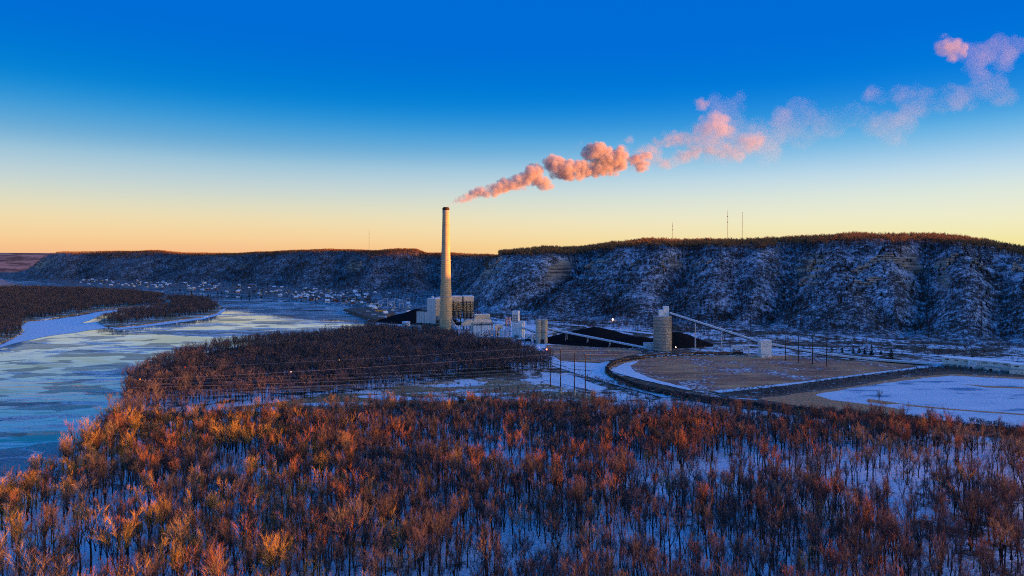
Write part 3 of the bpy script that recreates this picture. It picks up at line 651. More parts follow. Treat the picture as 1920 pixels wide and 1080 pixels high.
def place_tree(x, y, tone, shape, size, label, group, z=3.0):
    o = empty('bare_tree', (x, y, z), label, 'tree', group, rng.uniform(0, 6.28)); o.scale = (size,)*3
    link('trunk', TW[shape], o); link('crown', TW[shape, TONES[tone]], o); return o
used = {}
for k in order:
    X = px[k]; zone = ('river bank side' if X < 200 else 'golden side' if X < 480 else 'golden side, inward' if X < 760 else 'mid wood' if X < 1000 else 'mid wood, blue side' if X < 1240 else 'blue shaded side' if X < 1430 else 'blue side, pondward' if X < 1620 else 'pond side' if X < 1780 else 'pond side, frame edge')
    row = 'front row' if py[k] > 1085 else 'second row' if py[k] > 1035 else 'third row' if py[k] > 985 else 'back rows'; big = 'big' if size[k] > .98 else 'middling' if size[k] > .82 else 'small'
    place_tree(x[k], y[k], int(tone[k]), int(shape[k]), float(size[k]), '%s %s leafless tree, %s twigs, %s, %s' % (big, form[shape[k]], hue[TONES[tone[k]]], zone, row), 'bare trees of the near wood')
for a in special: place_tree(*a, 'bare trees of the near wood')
# saplings and brush between the big trees
x, y = jgrid(-420, 620, 207, 560, 7.5); px, py = topx(x, y, 3)
ok = inside(NEARPOLY, x, y) & (px > -40) & (px < 1960) & (nr.random(len(x)) < .55); x, y = x[ok], y[ok]
scatter('saplings', np.stack([x, y, np.full(len(x), 3.0)], 1), nr.uniform(.5, 1.3, len(x)), nr.integers(0, 3, len(x)), 'sapling', 'thin saplings growing between the big bare trees', 'saplings')

# --- the wood beyond the clearing, the wooded islands, the bluff woods
def wood(name, poly, s, key, z, smin, smax, label, p=.9, extra=None):
    xs = [q[0] for q in poly]; ys = [q[1] for q in poly]
    x, y = jgrid(min(xs), max(xs), min(ys), max(ys), s); px, py = topx(x, y, z)
    ok = inside(poly, x, y) & (px > -60) & (px < 1990) & (nr.random(len(x)) < p*np.clip(.35+(fbm(x/38, y/38, 57, 3)-.3)*3.2, .35, 1))
    if extra is not None: ok &= extra(x, y, px, py)
    x, y = x[ok], y[ok]; n = len(x)
    sz = nr.uniform(smin*.8, smax*1.08, n)*(.8+.4*fbm(x/40, y/40, 51, 2))
    return scatter(name, np.stack([x, y, np.full(n, z)], 1), sz, nr.integers(0, PROTO[key][1], n), key, label, 'trees')
mid = W2([(226,768),(230,748),(244,724),(266,706),(304,688),(352,671),(422,656),(520,642),(640,630),(692,622),(760,626),(830,634),(870,642),(930,650),(985,662),(1030,680),(1036,694),(1000,700),(940,706),(850,712),(800,722),(700,736),(600,748),(480,757),(330,766)])
wood('river_wood', mid, 5.4, 'wood_tree', 3, .82, 1.2, 'dull mauve leafless wood between the river and the chimney', .93)
isl2 = W2([(p[0], p[1]-1) for p in isl['wooded_island']], 1.6)
wood('island_wood', isl2, 7.0, 'wood_tree', 1.6, .8, 1.15, 'dark leafless wood covering the broad low island', .9)
wood('island_wood', W2([(188,604),(200,608),(224,609),(262,605.5),(320,597.5),(378,591),(400,585),(410,578.5),(404,572),(380,564),(330,560),(310,563),(322,569),(326,575),(300,579),(250,586),(212,595)], 1.6), 7.2, 'wood_tree', 1.6, .8, 1.15, 'dark leafless wood on the small river island', .92)
# trees along the near bank of the clearing, the slough and the dike
fringe = W2([(206,792),(228,776),(300,772),(330,774),(300,786),(240,790)]); wood('bank_trees', fringe, 6, 'wood_tree', 3, .8, 1.2, 'slender leafless trees on the snowy creek bank', .6)
wood('slough_trees', W2([(640,782),(720,762),(820,756),(900,764),(960,742),(1040,748),(1110,752),(1160,742),(1240,748),(1330,764),(1460,784),(1560,790),(1640,800),(1500,803),(1330,796),(1160,776),(1000,772)]), 7.2, 'wood_tree', 3, .5, .95, 'low dark leafless trees around the frozen slough', .62)
wood('clearing_scrub', W2([(240,788),(420,772),(600,752),(830,722),(1010,720),(1110,744),(1150,755),(1000,760),(780,764),(560,778)]), 6.5, 'shrub', 3.1, .35, 1.0, 'brown scrub dotted over the grassy clearing', .5)
wood('dike_brush', W2([(1060,702),(1200,735),(1350,762),(1500,781),(1700,802),(1990,836),(1990,815),(1800,797),(1640,780),(1470,764),(1330,752),(1210,731),(1110,712)]), 2.6, 'shrub', 3.2, .55, 1.15, 'dense dark brush on the bank below the loop track', .8)
wood('slough_brush', W2([(560,786),(640,774),(760,764),(900,762),(1000,752),(1150,752),(1330,768),(1480,786),(1640,800),(1960,842),(1960,860),(1640,815),(1420,806),(1160,780),(900,774),(640,786)]), 4.2, 'shrub', 3, .5, 1.2, 'tangled brush along the far edge of the near wood', .62)
wood('pond_brush', W2([(1700,785),(1800,790),(1960,815),(1960,840),(1800,806),(1690,792)]), 3.2, 'shrub', 3.6, .7, 1.25, 'row of bare willow shrubs along the pond bank', .6)
wood('dike_brush', W2([(1345,738),(1500,722),(1640,704),(1726,692),(1790,686),(1960,694),(1960,706),(1790,697),(1700,706),(1590,722),(1525,733),(1440,745),(1370,743)]), 3.0, 'shrub', 3.5, .35, .75, 'low bare scrub on the dike around the pond', .75)
wood('river_bank_trees', W2([(-30,975),(30,948),(72,918),(112,888),(150,862),(166,838),(156,828),(136,852),(104,880),(64,908),(28,934),(-30,962)]), 6, 'wood_tree', 2.9, .55, .95, 'dark leafless trees leaning over the frozen river', .6)
# valley-floor scrub between the railway yard and the bluff
def slope_ok(x, y, px, py): return (py > 578) | (px > 1000)
wood('valley_scrub', W2([(700,574),(780,566),(880,586),(950,594),(1050,601),(1200,607),(1400,619),(1600,633),(1750,643),(1960,656),(1960,682),(1700,668),(1500,655),(1330,642),(1150,618),(1000,612),(880,600),(760,588)]), 9, 'shrub', 3, .7, 1.6, 'dark scrub scattered over the snowy valley floor', .55)
wood('valley_trees', W2([(880,588),(950,594),(1050,601),(1200,607),(1330,614),(1330,636),(1150,616),(1000,610),(890,600)]), 9, 'hill_tree', 3, .5, .95, 'small bare trees on the valley floor behind the coal yard', .6)

# ------------------------------------------------------------------ terrain picking
def hit(px, py, r0=700, r1=7000):
    r = np.arange(r0, r1, 4.0); D = r/math.sqrt(1+((px-HX)/F)**2); x = (px-HX)/F*D; z = CAMH-(py-HY)/F*D; h = terrain(x, D)
    k = np.argmax(z <= h+.01) if np.any(z <= h+.01) else len(r)-1
    return x[k], D[k], max(float(h[k]), 2.5)
def crest(px, r0=900, r1=6500, back=30):
    r = np.arange(r0, r1, 6.0); D = r/math.sqrt(1+((px-HX)/F)**2); x = (px-HX)/F*D; h = terrain(x, D); k = int(np.argmax((h-CAMH)/D))
    D = D[k]+back; return (px-HX)/F*D, D, float(terrain((px-HX)/F*D, D))

ROCKS = [(1655,488,66),(1618,506,44),(1785,491,30),(1826,495,22),(1524,500,26),(1510,525,30),(1330,492,22),(1240,500,15),(1186,497,14),(1108,497,36),(938,489,30),(1905,505,22),(1640,525,70),(678,496,30)]
RK = [(*hit(a, b)[:2], w) for a, b, w in ROCKS]
def clear_of_rock(x, y):
    ok = np.ones(len(x), bool)
    for a, b, w in RK:
        k = 1/math.hypot(a, b); dx, dy = a*k, b*k; al = (x-a)*dx+(y-b)*dy; ac = (x-a)*dy-(y-b)*dx
        ok &= ~((np.abs(ac) < w*.55) & (al > -60) & (al < 8))
    return ok
def bluff_wood(name, pxa, pxb, ra, rb, s, cond, key, smin, smax, label, rg=.0):
    tha, thb = float(px2th(pxa)), float(px2th(pxb)); rm = (ra+rb)/2
    xs = nr.uniform(tha, thb, int((thb-tha)*rm*(rb-ra)/s/s)); r = np.sqrt(nr.uniform(ra*ra, rb*rb, len(xs)))
    x = r*np.sin(xs); y = r*np.cos(xs); z = terrain(x, y); e = 3.0
    sl = np.hypot(terrain(x+e, y)-z, terrain(x, y+e)-z)/e
    zb = terrain(x*1.0+np.sin(xs)*60, y+np.cos(xs)*60)
    ok = cond(x, y, z, sl, zb, r, th2px(xs)) & (clear_of_rock(x, y) if key != 'evergreen' else True); x, y, z = x[ok], y[ok], z[ok]; n = len(x)
    return scatter(name, np.stack([x, y, z-.3], 1), nr.uniform(smin, smax, n), nr.integers(0, PROTO[key][1], n), key, label, 'trees')
def gully(x, y, sc): return terrain(x, y, 1)*1.5-.3
def dens(x, y, lo=.30, hi=.95, s=70, seed=61):
    return nr.random(len(x)) < np.clip(lo+(fbm(x/s, y/s, seed, 3)-.35)*2.0*(hi-lo)+.55*gully(x, y, s), lo*.45, 1)
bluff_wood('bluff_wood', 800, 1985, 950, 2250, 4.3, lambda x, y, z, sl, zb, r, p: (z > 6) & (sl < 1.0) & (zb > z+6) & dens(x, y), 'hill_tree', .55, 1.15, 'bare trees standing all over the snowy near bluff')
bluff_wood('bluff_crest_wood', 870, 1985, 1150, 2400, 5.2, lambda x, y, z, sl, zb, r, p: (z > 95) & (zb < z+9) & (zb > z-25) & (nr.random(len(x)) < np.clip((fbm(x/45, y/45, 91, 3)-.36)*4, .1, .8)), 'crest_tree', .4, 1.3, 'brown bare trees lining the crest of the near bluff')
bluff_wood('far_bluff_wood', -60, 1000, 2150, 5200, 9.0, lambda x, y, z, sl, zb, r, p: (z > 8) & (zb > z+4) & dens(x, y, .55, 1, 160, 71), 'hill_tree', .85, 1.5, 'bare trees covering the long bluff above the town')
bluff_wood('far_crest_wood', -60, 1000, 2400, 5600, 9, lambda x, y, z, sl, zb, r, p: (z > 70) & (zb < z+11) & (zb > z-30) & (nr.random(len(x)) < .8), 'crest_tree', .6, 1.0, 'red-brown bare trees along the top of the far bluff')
def near_rock(x, y): return np.min([np.hypot((x-a)/(w*.8+8), (y-b)/26) for a, b, w in RK], axis=0) < 1
bluff_wood('dark_cedars', 900, 1985, 1000, 2100, 9, lambda x, y, z, sl, zb, r, p: (z > 20) & ((near_rock(x, y) & (nr.random(len(x)) < .45)) | ((sl > .6) & (fbm(x/50, y/50, 81, 2) > .52) & (nr.random(len(x)) < .12))), 'evergreen', .45, .95, 'dark cedars clinging to the rocky parts of the bluff')

# ------------------------------------------------------------------ power station
def zat(py, D): return CAMH-(py-HY)/F*D
def xat(px, D): return (px-HX)/F*D
def tbox(x0, x1, y0, y1, z0, z1): return MB().box(x0, x1, y0, y1, z0, z1)

ch = empty('chimney', (xat(836, 1110), 1110, 3), 'very tall tapering concrete chimney with a banded shaft, smoke leaving its top', 'chimney')
prof = [(11.0, -1), (10.6, 6), (9.6, 35), (8.6, 75), (7.5, 115), (6.4, 155), (5.6, 190), (5.35, 200)]
MB().lathe(prof, 40).obj('shaft', M['chimney_concrete'], ch, smooth=True)
for z0, z1, r in ((196.5, 198.5, 6.0), (200, 203.6, 5.75)):
    MB().lathe([(r-.35, z0), (r, z0+.4), (r, z1-.4), (r-.5, z1)], 40).obj('collar', M['rust_steel'] if z0 > 199 else M['concrete_plain'], ch)
MB().lathe([(4.6, 203.4), (4.6, 205.0), (4.0, 205.0), (4.0, 203.3)], 32, caps=False).obj('flue_liner', M['rust_steel'], ch)
for zz_ in (118, 60):
    m = MB().lathe([(8.0 if zz_ > 100 else 9.6, zz_), (8.6 if zz_ > 100 else 10.2, zz_+.1), (8.6 if zz_ > 100 else 10.2, zz_+.5), (8.0 if zz_ > 100 else 9.6, zz_+.6)], 32, caps=False); m.obj('platform', M['galvanised'], ch)
for a in (1.2, 3.3, 5.3):
    MB().box(-.5, .5, -.5, .5, 0, 1.1).obj('warning_lamp', M['red_paint'], ch, (8.2*cos(a), 8.2*sin(a), 118.6))

TURN = R_(30)
pb = empty('power_station_hall', (xat(816.5, 1135), 1135, 3), 'pale grey boiler house with a stepped lower hall, just beside the tall chimney', 'building', rz=0)
pb.rotation_euler[2] = -TURN      # local -x runs along the pale face, local +y into the depth of the building
tbox(-17.5, 0, 0, 34, 0, 54).obj('boiler_tower', M['pale_cladding'], pb)
tbox(-18, .4, -.4, 34.4, 54, 54.9).obj('roof', M['roof_snow'], pb)
tbox(-.02+.05, .35, .5, 33.5, 12, 53.6).obj('shaded_side', M['grey_cladding'], pb)  # darker sheet: the shade on this face is put into its colour
tbox(-40, -17.5, 1, 30, 0, 32.5).obj('turbine_hall', M['pale_cladding'], pb)
tbox(-40.3, -17.55, .7, 30.3, 32.5, 33.2).obj('roof', M['roof_dark'], pb)
tbox(-34, -12, -24, 0, 0, 12.2).obj('annex', M['pale_cladding'], pb); tbox(-12, 12, -20, 0, 0, 11.5).obj('annex', M['teal_roof'], pb)
tbox(-34.6, 12.5, -24.6, .0, 12.25, 13.0).obj('annex_roof', M['roof_dark'], pb)
for i in range(2): tbox(-31+i*5.2, -27+i*5.2, -24.25, -24.02, 1, 8.5).obj('loading_door', M['glass_dark'], pb)
tbox(-9, 11, -20.2, -20.02, 4.2, 6.5).obj('window_band', M['glass_dark'], pb)
tbox(.5, 12, 2, 18, 11.5, 26).obj('pump_house', M['concrete_plain'], pb)
for k in range(3): tbox(1.5+k*3.6, 4+k*3.6, 1.7, 1.98, 14, 19).obj('window', M['glass_dark'], pb)
for k, (a, b, h) in enumerate(((-15, 8, 3), (-9, 14, 2.2), (-4, 20, 4), (-12, 26, 3))):
    tbox(a, a+3.4, b, b+4, 54.9, 54.9+h).obj('roof_unit', M['galvanised'], pb)
for k in range(6): tbox(-33+k*6, -31.4+k*6, -14, -12, 13.0, 13.0+1.2+.5*(k % 3)).obj('roof_vent', M['steel_dark'], pb)
for k in range(5): tbox(-40.25+k*5.55, -39.95+k*5.55, .72, .98, 1, 32.4).obj('wall_rib', M['grey_cladding'], pb)

dc = empty('dust_collector', (xat(868, 1150), 1150, 3), 'twin warm-lit casings held up in a dark steel frame, behind the chimney', 'industrial plant')
dc.rotation_euler[2] = R_(12)
for x0, x1 in ((-21, -1.5), (1.5, 18.5)):
    tbox(x0, x1, 0, 24, 33, 57.5).obj('casing', M['warm_cladding'], dc); tbox(x0-.3, x1+.3, -.3, 24.3, 57.5, 58.3).obj('casing_roof', M['roof_snow'], dc)  # warm sky glow on the casings is put into the cladding colour
    for k in range(3):
        cx = x0+(x1-x0)*(k+.5)/3; MB().lathe([(.8, 19), (3.1, 29), (3.1, 33)], 8, (cx, 4, 0)).obj('hopper', M['concrete_plain'], dc)
        MB().lathe([(.8, 19), (3.1, 29), (3.1, 33)], 8, (cx, 14, 0)).obj('hopper', M['concrete_plain'], dc)
xs = [-23, -16, -8.5, 0, 6, 12.5, 20, 25]
for x_ in xs:
    MB().bar((x_, -2, 0), (x_, -2, 50), .55, .5).obj('column', M['steel_dark'], dc); MB().bar((x_, 26, 0), (x_, 26, 48), .5).obj('column', M['steel_dark'], dc)
for z_ in (8, 15, 22, 28, 33, 36.5, 40, 43.5, 47.5):
    tbox(-24, 26.5, -3.6, -1.2, z_, z_+.6).obj('walkway', M['steel_dark'], dc)
    m = MB()
    for k in range(26): m.bar((-23.5+k*2, -3.5, z_+.6), (-23.5+k*2, -3.5, z_+1.7), .07, .07, 3)
    m.bar((-24, -3.5, z_+1.7), (26.5, -3.5, z_+1.7), .1); m.obj('railing', M['steel_dark'], dc)
for k in range(7):
    MB().bar((xs[k], -2, 2 if k % 2 else 30), (xs[k+1], -2, 30 if k % 2 else 2), .35).obj('brace', M['steel_dark'], dc)
for k in range(5):
    MB().bar((-20+k*8, 2, 15), (-17+k*8, 12, 30), 1.0, .8, 6).obj('gas_duct', M['steel_dark'], dc)
tbox(-22, 24, 3, 22, 9, 13).obj('duct_header', M['steel_dark'], dc)

du = empty('breeching_duct', (xat(846, 1108), 1108, 3), 'bent grey duct sloping down from the foot of the chimney', 'duct')
MB().bar((-2, 0, 22), (4, 0, 12), 4.6, 4.2).obj('upper_run', M['concrete_plain'], du); MB().bar((4.2, -.4, 12.2), (10.5, -2, 6), 4.6, 4.6).obj('lower_run', M['galvanised'], du)
MB().bar((3, -5.0, 14.0), (8.8, -5.0, 7.6), .35).obj('joint_flange', M['roof_snow'], du); MB().bar((10, -1, -1), (10, -1, 6), 1.2, 1.2, 8).obj('support', M['steel_dark'], du)

fh = empty('filter_house', (xat(888, 1055), 1055, 3), 'long pale filter house with a ribbed top edge, below the twin casings', 'industrial building'); fh.rotation_euler[2] = R_(16)
tbox(0, 31, 0, 22, 0, 20).obj('casing', M['pale_cladding'], fh)
tbox(-.4, 31.4, -.4, 22.4, 20, 22.2).obj('parapet', M['concrete_plain'], fh)
for k in range(19): tbox(.6+k*1.62, 1.3+k*1.62, -.65, -.42, 17.6, 20).obj('rib', M['steel_dark'], fh)
MB().add([(0,4,22.2),(31,4,22.2),(31,20,22.2),(0,20,22.2),(2,6,27),(29,6,26),(29,19,26),(2,19,27)], [(4,5,6,7),(0,1,5,4),(1,2,6,5),(2,3,7,6),(3,0,4,7)]).obj('roof', M['warm_cladding'], fh)
tbox(6, 30, 16, 24, 26.5, 33).obj('penthouse', M['house_cream'], fh); tbox(5.7, 30.3, 15.7, 24.3, 33, 33.5).obj('penthouse_roof', M['roof_snow'], fh)
MB().add([(-17,4,17),(0,4,17),(0,13,17),(-17,13,17),(-17,4,21),(-9,4,26),(0,4,26.5),(-17,13,21),(-9,13,26),(0,13,26.5)], [(0,3,2,1),(0,1,6,5,4),(3,7,8,9,2),(4,5,8,7),(5,6,9,8),(0,4,7,3)]).obj('inlet_duct', M['warm_cladding'], fh)
for x_ in (-15, -10, -5): MB().bar((x_, 5, 0), (x_, 5, 17), .5).obj('duct_leg', M['steel_dark'], fh)
for x_ in (12.6, 29.3): MB().bar((x_, -1, 0), (x_, -1, 23), .35).obj('downpipe', M['steel_dark'], fh)
for k in range(4): tbox(17+k*3, 18.6+k*3, -.2, -.03, 2, 10).obj('vent_panel', M['grey_cladding'], fh)
for k in range(3): MB().lathe([(1.6, 0), (1.6, 9), (.3, 10)], 10, (-13+k*4.2, 1, 0)).obj('ash_vessel', M['galvanised'], fh)

st = empty('silo_tower', (xat(965, 1030), 1030, 3), 'slender pale tower with a lower block attached, beside two pink tanks', 'industrial tower'); st.rotation_euler[2] = R_(-14)
tbox(-5, 4.4, 4, 14, 0, 41).obj('tower', M['white_cladding'], st); tbox(-5.3, 4.7, 3.7, 14.3, 41, 41.7).obj('tower_roof', M['roof_snow'], st)
tbox(-2.5, 12, -4, 6, 0, 23.2).obj('block', M['pale_cladding'], st); tbox(5, 13.5, 2, 11, 0, 26.5).obj('block', M['white_cladding'], st)
tbox(-2.8, 4.98, -4.3, 3.6, 23.2, 23.8).obj('block_roof', M['roof_snow'], st)
for z_ in (27, 31, 35): tbox(-5.8, 5.2, 2.4, 3.6, z_, z_+.3).obj('landing', M['steel_dark'], st)
for k in range(5): MB().bar((-4.8+k*2.3, 2.5, 24), (-4.8+k*2.3, 2.5, 36), .12, .12, 3).obj('ladder_rail', M['steel_dark'], st)
tbox(1, 7, -6.5, -4.02, 0, 6).obj('loading_bay', M['teal_roof'], st)
for k, px_ in enumerate((949.5, 955.5)):
    t = empty('pink_tank', (xat(px_, 1075), 1075, 3), ['faded pink upright tank, the one nearer the filter house', 'faded pink upright tank, the one touching the slender tower'][k], 'tank', 'pink tanks')
    MB().lathe([(.5, 16), (2.1, 19), (2.1, 28.3), (1.2, 29.2)], 14).obj('vessel', M['pink_tank'], t, smooth=False)
    for a in range(4): MB().bar((1.6*cos(a*1.57), 1.6*sin(a*1.57), 0), (1.6*cos(a*1.57), 1.6*sin(a*1.57), 19), .25).obj('leg', M['steel_dark'], t)
for px_, D, r, h, lab, mat in ((942, 1035, 3.9, 13.2, 'plain pale cylinder tank just in front of the filter house end', 'pale_cladding'), (926.5, 1040, 2.1, 13, 'narrow pale tank standing at the corner of the filter house', 'galvanised'), (947, 1000, 9.4, 6.5, 'wide low round tank with a snowy lid at the wood edge', 'concrete_plain'), (761.5, 1210, 7.2, 9.8, 'squat white tank on its own near the left coal heap', 'white_cladding')):
    t = empty('storage_tank', (xat(px_, D), D, 3), lab.replace('left coal heap', 'dock-side coal heap'), 'tank')
    MB().lathe([(r, 0), (r, h)], 20).obj('shell', M[mat], t); MB().lathe([(r+.15, h), (r+.15, h+.35), (r*.2, h+1.1)], 20).obj('lid', M['roof_snow'], t)
    MB().bar((r+.3, 0, 0), (r+.3, 0, h+1), .2).obj('ladder', M['steel_dark'], t)
    for k in range(3): MB().lathe([(r+.06, h*(k+1)/4), (r+.06, h*(k+1)/4+.25)], 20).obj('ring', M['grey_cladding'], t)

for px_, D, w, d, h, mat, lab in ((905, 1010, 16, 9, 5, 'white_cladding', 'low white workshop at the wood edge below the filter house'), (922, 1000, 9, 7, 4, 'house_cream', 'small cream hut at the wood edge below the filter house'), (976, 990, 12, 8, 4.5, 'galvanised', 'low grey loading shed before the slender tower'), (992, 1010, 10, 9, 7, 'white_cladding', 'white square building between slender tower and four-cell silo'), (936, 1075, 12, 10, 17, 'warm_cladding', 'tan block behind the plain cylinder tank'), (997, 1060, 20, 8, 4, 'grey_cladding', 'long low grey shed in the yard behind the plant'), (775, 1150, 16, 9, 7, 'white_cladding', 'low white building beside the squat white tank'), (1040, 1020, 7, 6, 9, 'white_cladding', 'white drive house under the stacker conveyor start'), (745, 1190, 24, 9, 4, 'roof_snow', 'long snowy-roofed shed at the wood edge by the dock')):
    o = empty('plant_shed', (xat(px_, D), D, 3), lab, 'industrial building'); o.rotation_euler[2] = R_(rng.uniform(-15, 10))
    tbox(-w/2, w/2, 0, d, 0, h).obj('walls', M[mat], o); tbox(-w/2-.3, w/2+.3, -.3, d+.3, h, h+.5).obj('roof', M['roof_snow'], o); tbox(-w*.3, -w*.3+2.4, -.1, -.02, 0, min(h*.6, 3.6)).obj('door', M['glass_dark'], o)
    for k in range(int(w/4)-1): tbox(-w*.1+k*3, -w*.1+k*3+1.4, -.09, -.02, h*.45, h*.75).obj('window', M['glass_dark'], o)
for k, (pa, pb_, D, z_, lab) in enumerate(((918, 960, 1045, 9, 'steel pipe rack carrying pipes past the plain cylinder tank'), (978, 1006, 985, 7, 'steel pipe rack leading to the four-cell silo'), (858, 886, 1085, 7, 'low pipe rack between the chimney duct and filter house'))):
    o = empty('pipe_rack', (xat(pa, D), D, 3), lab, 'pipe rack'); L = xat(pb_, D)-xat(pa, D)
    for q in range(int(L/6)+1): MB().bar((q*6, 0, 0), (q*6, 0, z_+2), .28).bar((q*6, 3, 0), (q*6, 3, z_+2), .28).bar((q*6, 0, z_), (q*6, 3, z_), .2).obj('frame', M['steel_dark'], o)
    for q in range(4): MB().bar((-1, .4+q*.75, z_+.45), (L+1, .4+q*.75, z_+.45), .32, .32, 8).obj('pipe', M[('galvanised', 'pink_tank', 'white_cladding', 'galvanised')[q]], o)
cs = empty('concrete_silo', (xat(1015.5, 975), 975, 3), 'square-built brown concrete silo of four fused cells with a dark doorway', 'silo')
for a, b in ((-4.1, -4.1), (4.1, -4.1), (4.1, 4.1), (-4.1, 4.1)): MB().lathe([(4.3, 0), (4.3, 33.5)], 24, (a, b, 0)).obj('cell', M['block_concrete'], cs, smooth=False)
MB().lathe([(4.4, 33.5), (4.4, 34.4)], 20, (4.1, -4.1, 0)).obj('cap', M['concrete_plain'], cs)
tbox(-1.2, 3.4, -8.75, -8.1, 0, 6.4).obj('doorway', M['glass_dark'], cs); tbox(-8.3, 8.3, -8.62, -8.42, 15.6, 16).obj('joint', M['steel_dark'], cs)
for k in range(3): tbox(-5+k*3, -3.4+k*3, -5, -3, 33.5, 34.7).obj('roof_hatch', M['galvanised'], cs)

bs = empty('round_silo', (xat(1242, 895), 895, 3), 'big round ribbed silo topped by two white boxes, alone beside the coal train', 'silo')
MB().lathe([(11.7, 0), (11.7, 44.4)], 36).obj('barrel', M['silo_concrete'], bs)
for k in range(10): MB().lathe([(11.72, 1.2+k*4.4), (11.86, 1.3+k*4.4), (11.86, 1.62+k*4.4), (11.72, 1.72+k*4.4)], 36, caps=False).obj('band', M['concrete_plain'], bs)
for k in range(14):
    a = -pi*(k+.5)/14; MB().bar((11.8*cos(a), 11.8*sin(a), 0), (11.8*cos(a), 11.8*sin(a), 44.2), .12, .12, 4).obj('rib', M['block_concrete'], bs)
MB().lathe([(12.0, 44.4), (12.0, 45.1), (3, 45.6)], 36).obj('rim', M['concrete_plain'], bs)
tbox(-5.2, 1.2, -4, 4, 45.1, 53).obj('head_house', M['white_cladding'], bs); tbox(1.2, 8, -3, 4, 45.1, 57.8).obj('head_house', M['white_cladding'], bs)
tbox(-5.4, 1.19, -4.2, 4.2, 53, 53.5).obj('head_roof', M['roof_snow'], bs); tbox(1.0, 8.2, -3.2, 4.2, 57.8, 58.3).obj('head_roof', M['roof_snow'], bs)
tbox(2.4, 3.6, -3.1, -3.02, 47, 50).obj('hatch', M['grey_cladding'], bs); MB().bar((12.6, -3, 0), (12.6, -3, 46), .35).obj('ladder_cage', M['steel_dark'], bs)

def gallery(label, pts, w=1.7, legs=True, truss=True):
    a = Vector(pts[0]); o = empty('coal_conveyor', (a.x, a.y, 3), label, 'conveyor'); P = [Vector(p)-Vector((a.x, a.y, 3)) for p in pts]
    for p, q in zip(P[:-1], P[1:]):
        L = (q-p).length; n = max(1, int(L/12)); d = (q-p).normalized(); s = d.cross(Vector((0,0,1))).normalized()
        for k in range(n):
            c0 = p.lerp(q, k/n); c1 = p.lerp(q, (k+1)/n)-d*.12; m = MB()
            prof = [(-w,0),(w,0),(w,1.5),(w*.7,2.3),(-w*.7,2.3),(-w,1.5)]
            vs = [c0+s*u+Vector((0,0,v)) for u, v in prof]+[c1+s*u+Vector((0,0,v)) for u, v in prof]
            m.add(vs, [(5,4,3,2,1,0),(6,7,8,9,10,11)]+[(i,(i+1)%6,6+(i+1)%6,6+i) for i in range(6)]); m.obj('cover_panel', M['conveyor_cover'], o)
        for side in (-1, 1):
            m = MB(); e = s*(side*(w+.7)); m.bar(p+e+Vector((0,0,1.6)), q+e+Vector((0,0,1.6)), .09); m.bar(p+e-Vector((0,0,.1)), q+e-Vector((0,0,.1)), .16)
            for k in range(int(L/4)+1): c = p.lerp(q, k*4/L if L else 0); m.bar(c+e-Vector((0,0,.1)), c+e+Vector((0,0,1.6)), .06, .06, 3)
            m.obj('handrail', M['steel_dark'], o)
        MB().bar(p-Vector((0,0,.55)), q-Vector((0,0,.55)), .8).obj('girder', M['steel_dark'], o)
        if legs:
            for k in range(1, int(L/34)+1):
                c = p.lerp(q, k*34/L)
                if c.z > 3.5:
                    MB().bar(c+s*1.2-Vector((0,0,.6)), Vector((c.x+s.x*3, c.y+s.y*3, -.5)), .38).bar(c-s*1.2-Vector((0,0,.6)), Vector((c.x-s.x*3, c.y-s.y*3, -.5)), .38).obj('trestle', M['galvanised'], o)
    return o
gallery('long pale conveyor sloping from the four-cell silo down to the small white house', [(xat(1024, 985), 985, 22), (xat(1212, 898), 898, 5)])
gallery('level stacker conveyor reaching out over the coal heap', [(xat(1028, 1012), 1012, 12), (xat(1046, 1015), 1015, 14.5), (xat(1150, 1000), 1000, 15.2)], 1.4)
gallery('conveyor climbing from the white transfer tower up to the round silo head', [(xat(1256, 892), 892, 51.5), (xat(1424, 845), 845, 19.5)], 1.8)
gallery('low curved conveyor running from the white transfer tower to the long sheds', [(xat(1445, 838), 838, 17.5), (xat(1545, 815), 815, 8.6), (xat(1640, 795), 795, 4.6), (xat(1772, 764), 764, 3.3)], 1.8)
gallery('conveyor coming down from the dark steel frame to the yard', [(xat(893, 1150), 1150, 30), (xat(909, 1148), 1148, 18), (xat(958, 1120), 1120, 14)], 1.5)
gallery('feeder conveyor crossing the yard from the slender tower to the silo', [(xat(978, 1028), 1028, 20), (xat(1006, 985), 985, 17)], 1.4)

tt = empty('transfer_tower', (xat(1434.5, 836), 836, 3), 'plain white transfer tower standing between the two conveyors', 'tower')
tbox(-6.8, 6.2, -5, 6, 0, 20.3).obj('tower', M['white_cladding'], tt); tbox(-7, 6.4, -5.2, 6.2, 20.3, 20.8).obj('roof', M['roof_snow'], tt)
tbox(-7.2, -.6, -8.4, -5.02, 0, 3.6).obj('lean_to', M['white_cladding'], tt); tbox(-7.4, -.4, -8.6, -5.04, 3.6, 3.9).obj('lean_to_roof', M['grey_cladding'], tt)
tbox(-2.6, -1.8, -8.5, -8.42, 0, 2.2).obj('door', M['glass_dark'], tt); tbox(.6, 2.0, -5.1, -5.02, 0, 2.4).obj('door', M['grey_cladding'], tt); tbox(-6.82+.0, 6.22, -5.08, -5.01, 13, 13.2).obj('wall_joint', M['grey_cladding'], tt)

ph = empty('pump_house', (xat(1218, 905), 905, 3), 'small flat white house at the foot of the round silo', 'house')
tbox(-7, 7, 0, 8, 0, 8.2).obj('walls', M['white_cladding'], ph); tbox(-7.3, 7.3, -.3, 8.3, 8.2, 8.7).obj('roof', M['galvanised'], ph); tbox(-5.6, -4, -.1, -.02, 0, 2.6).obj('door', M['glass_dark'], ph)

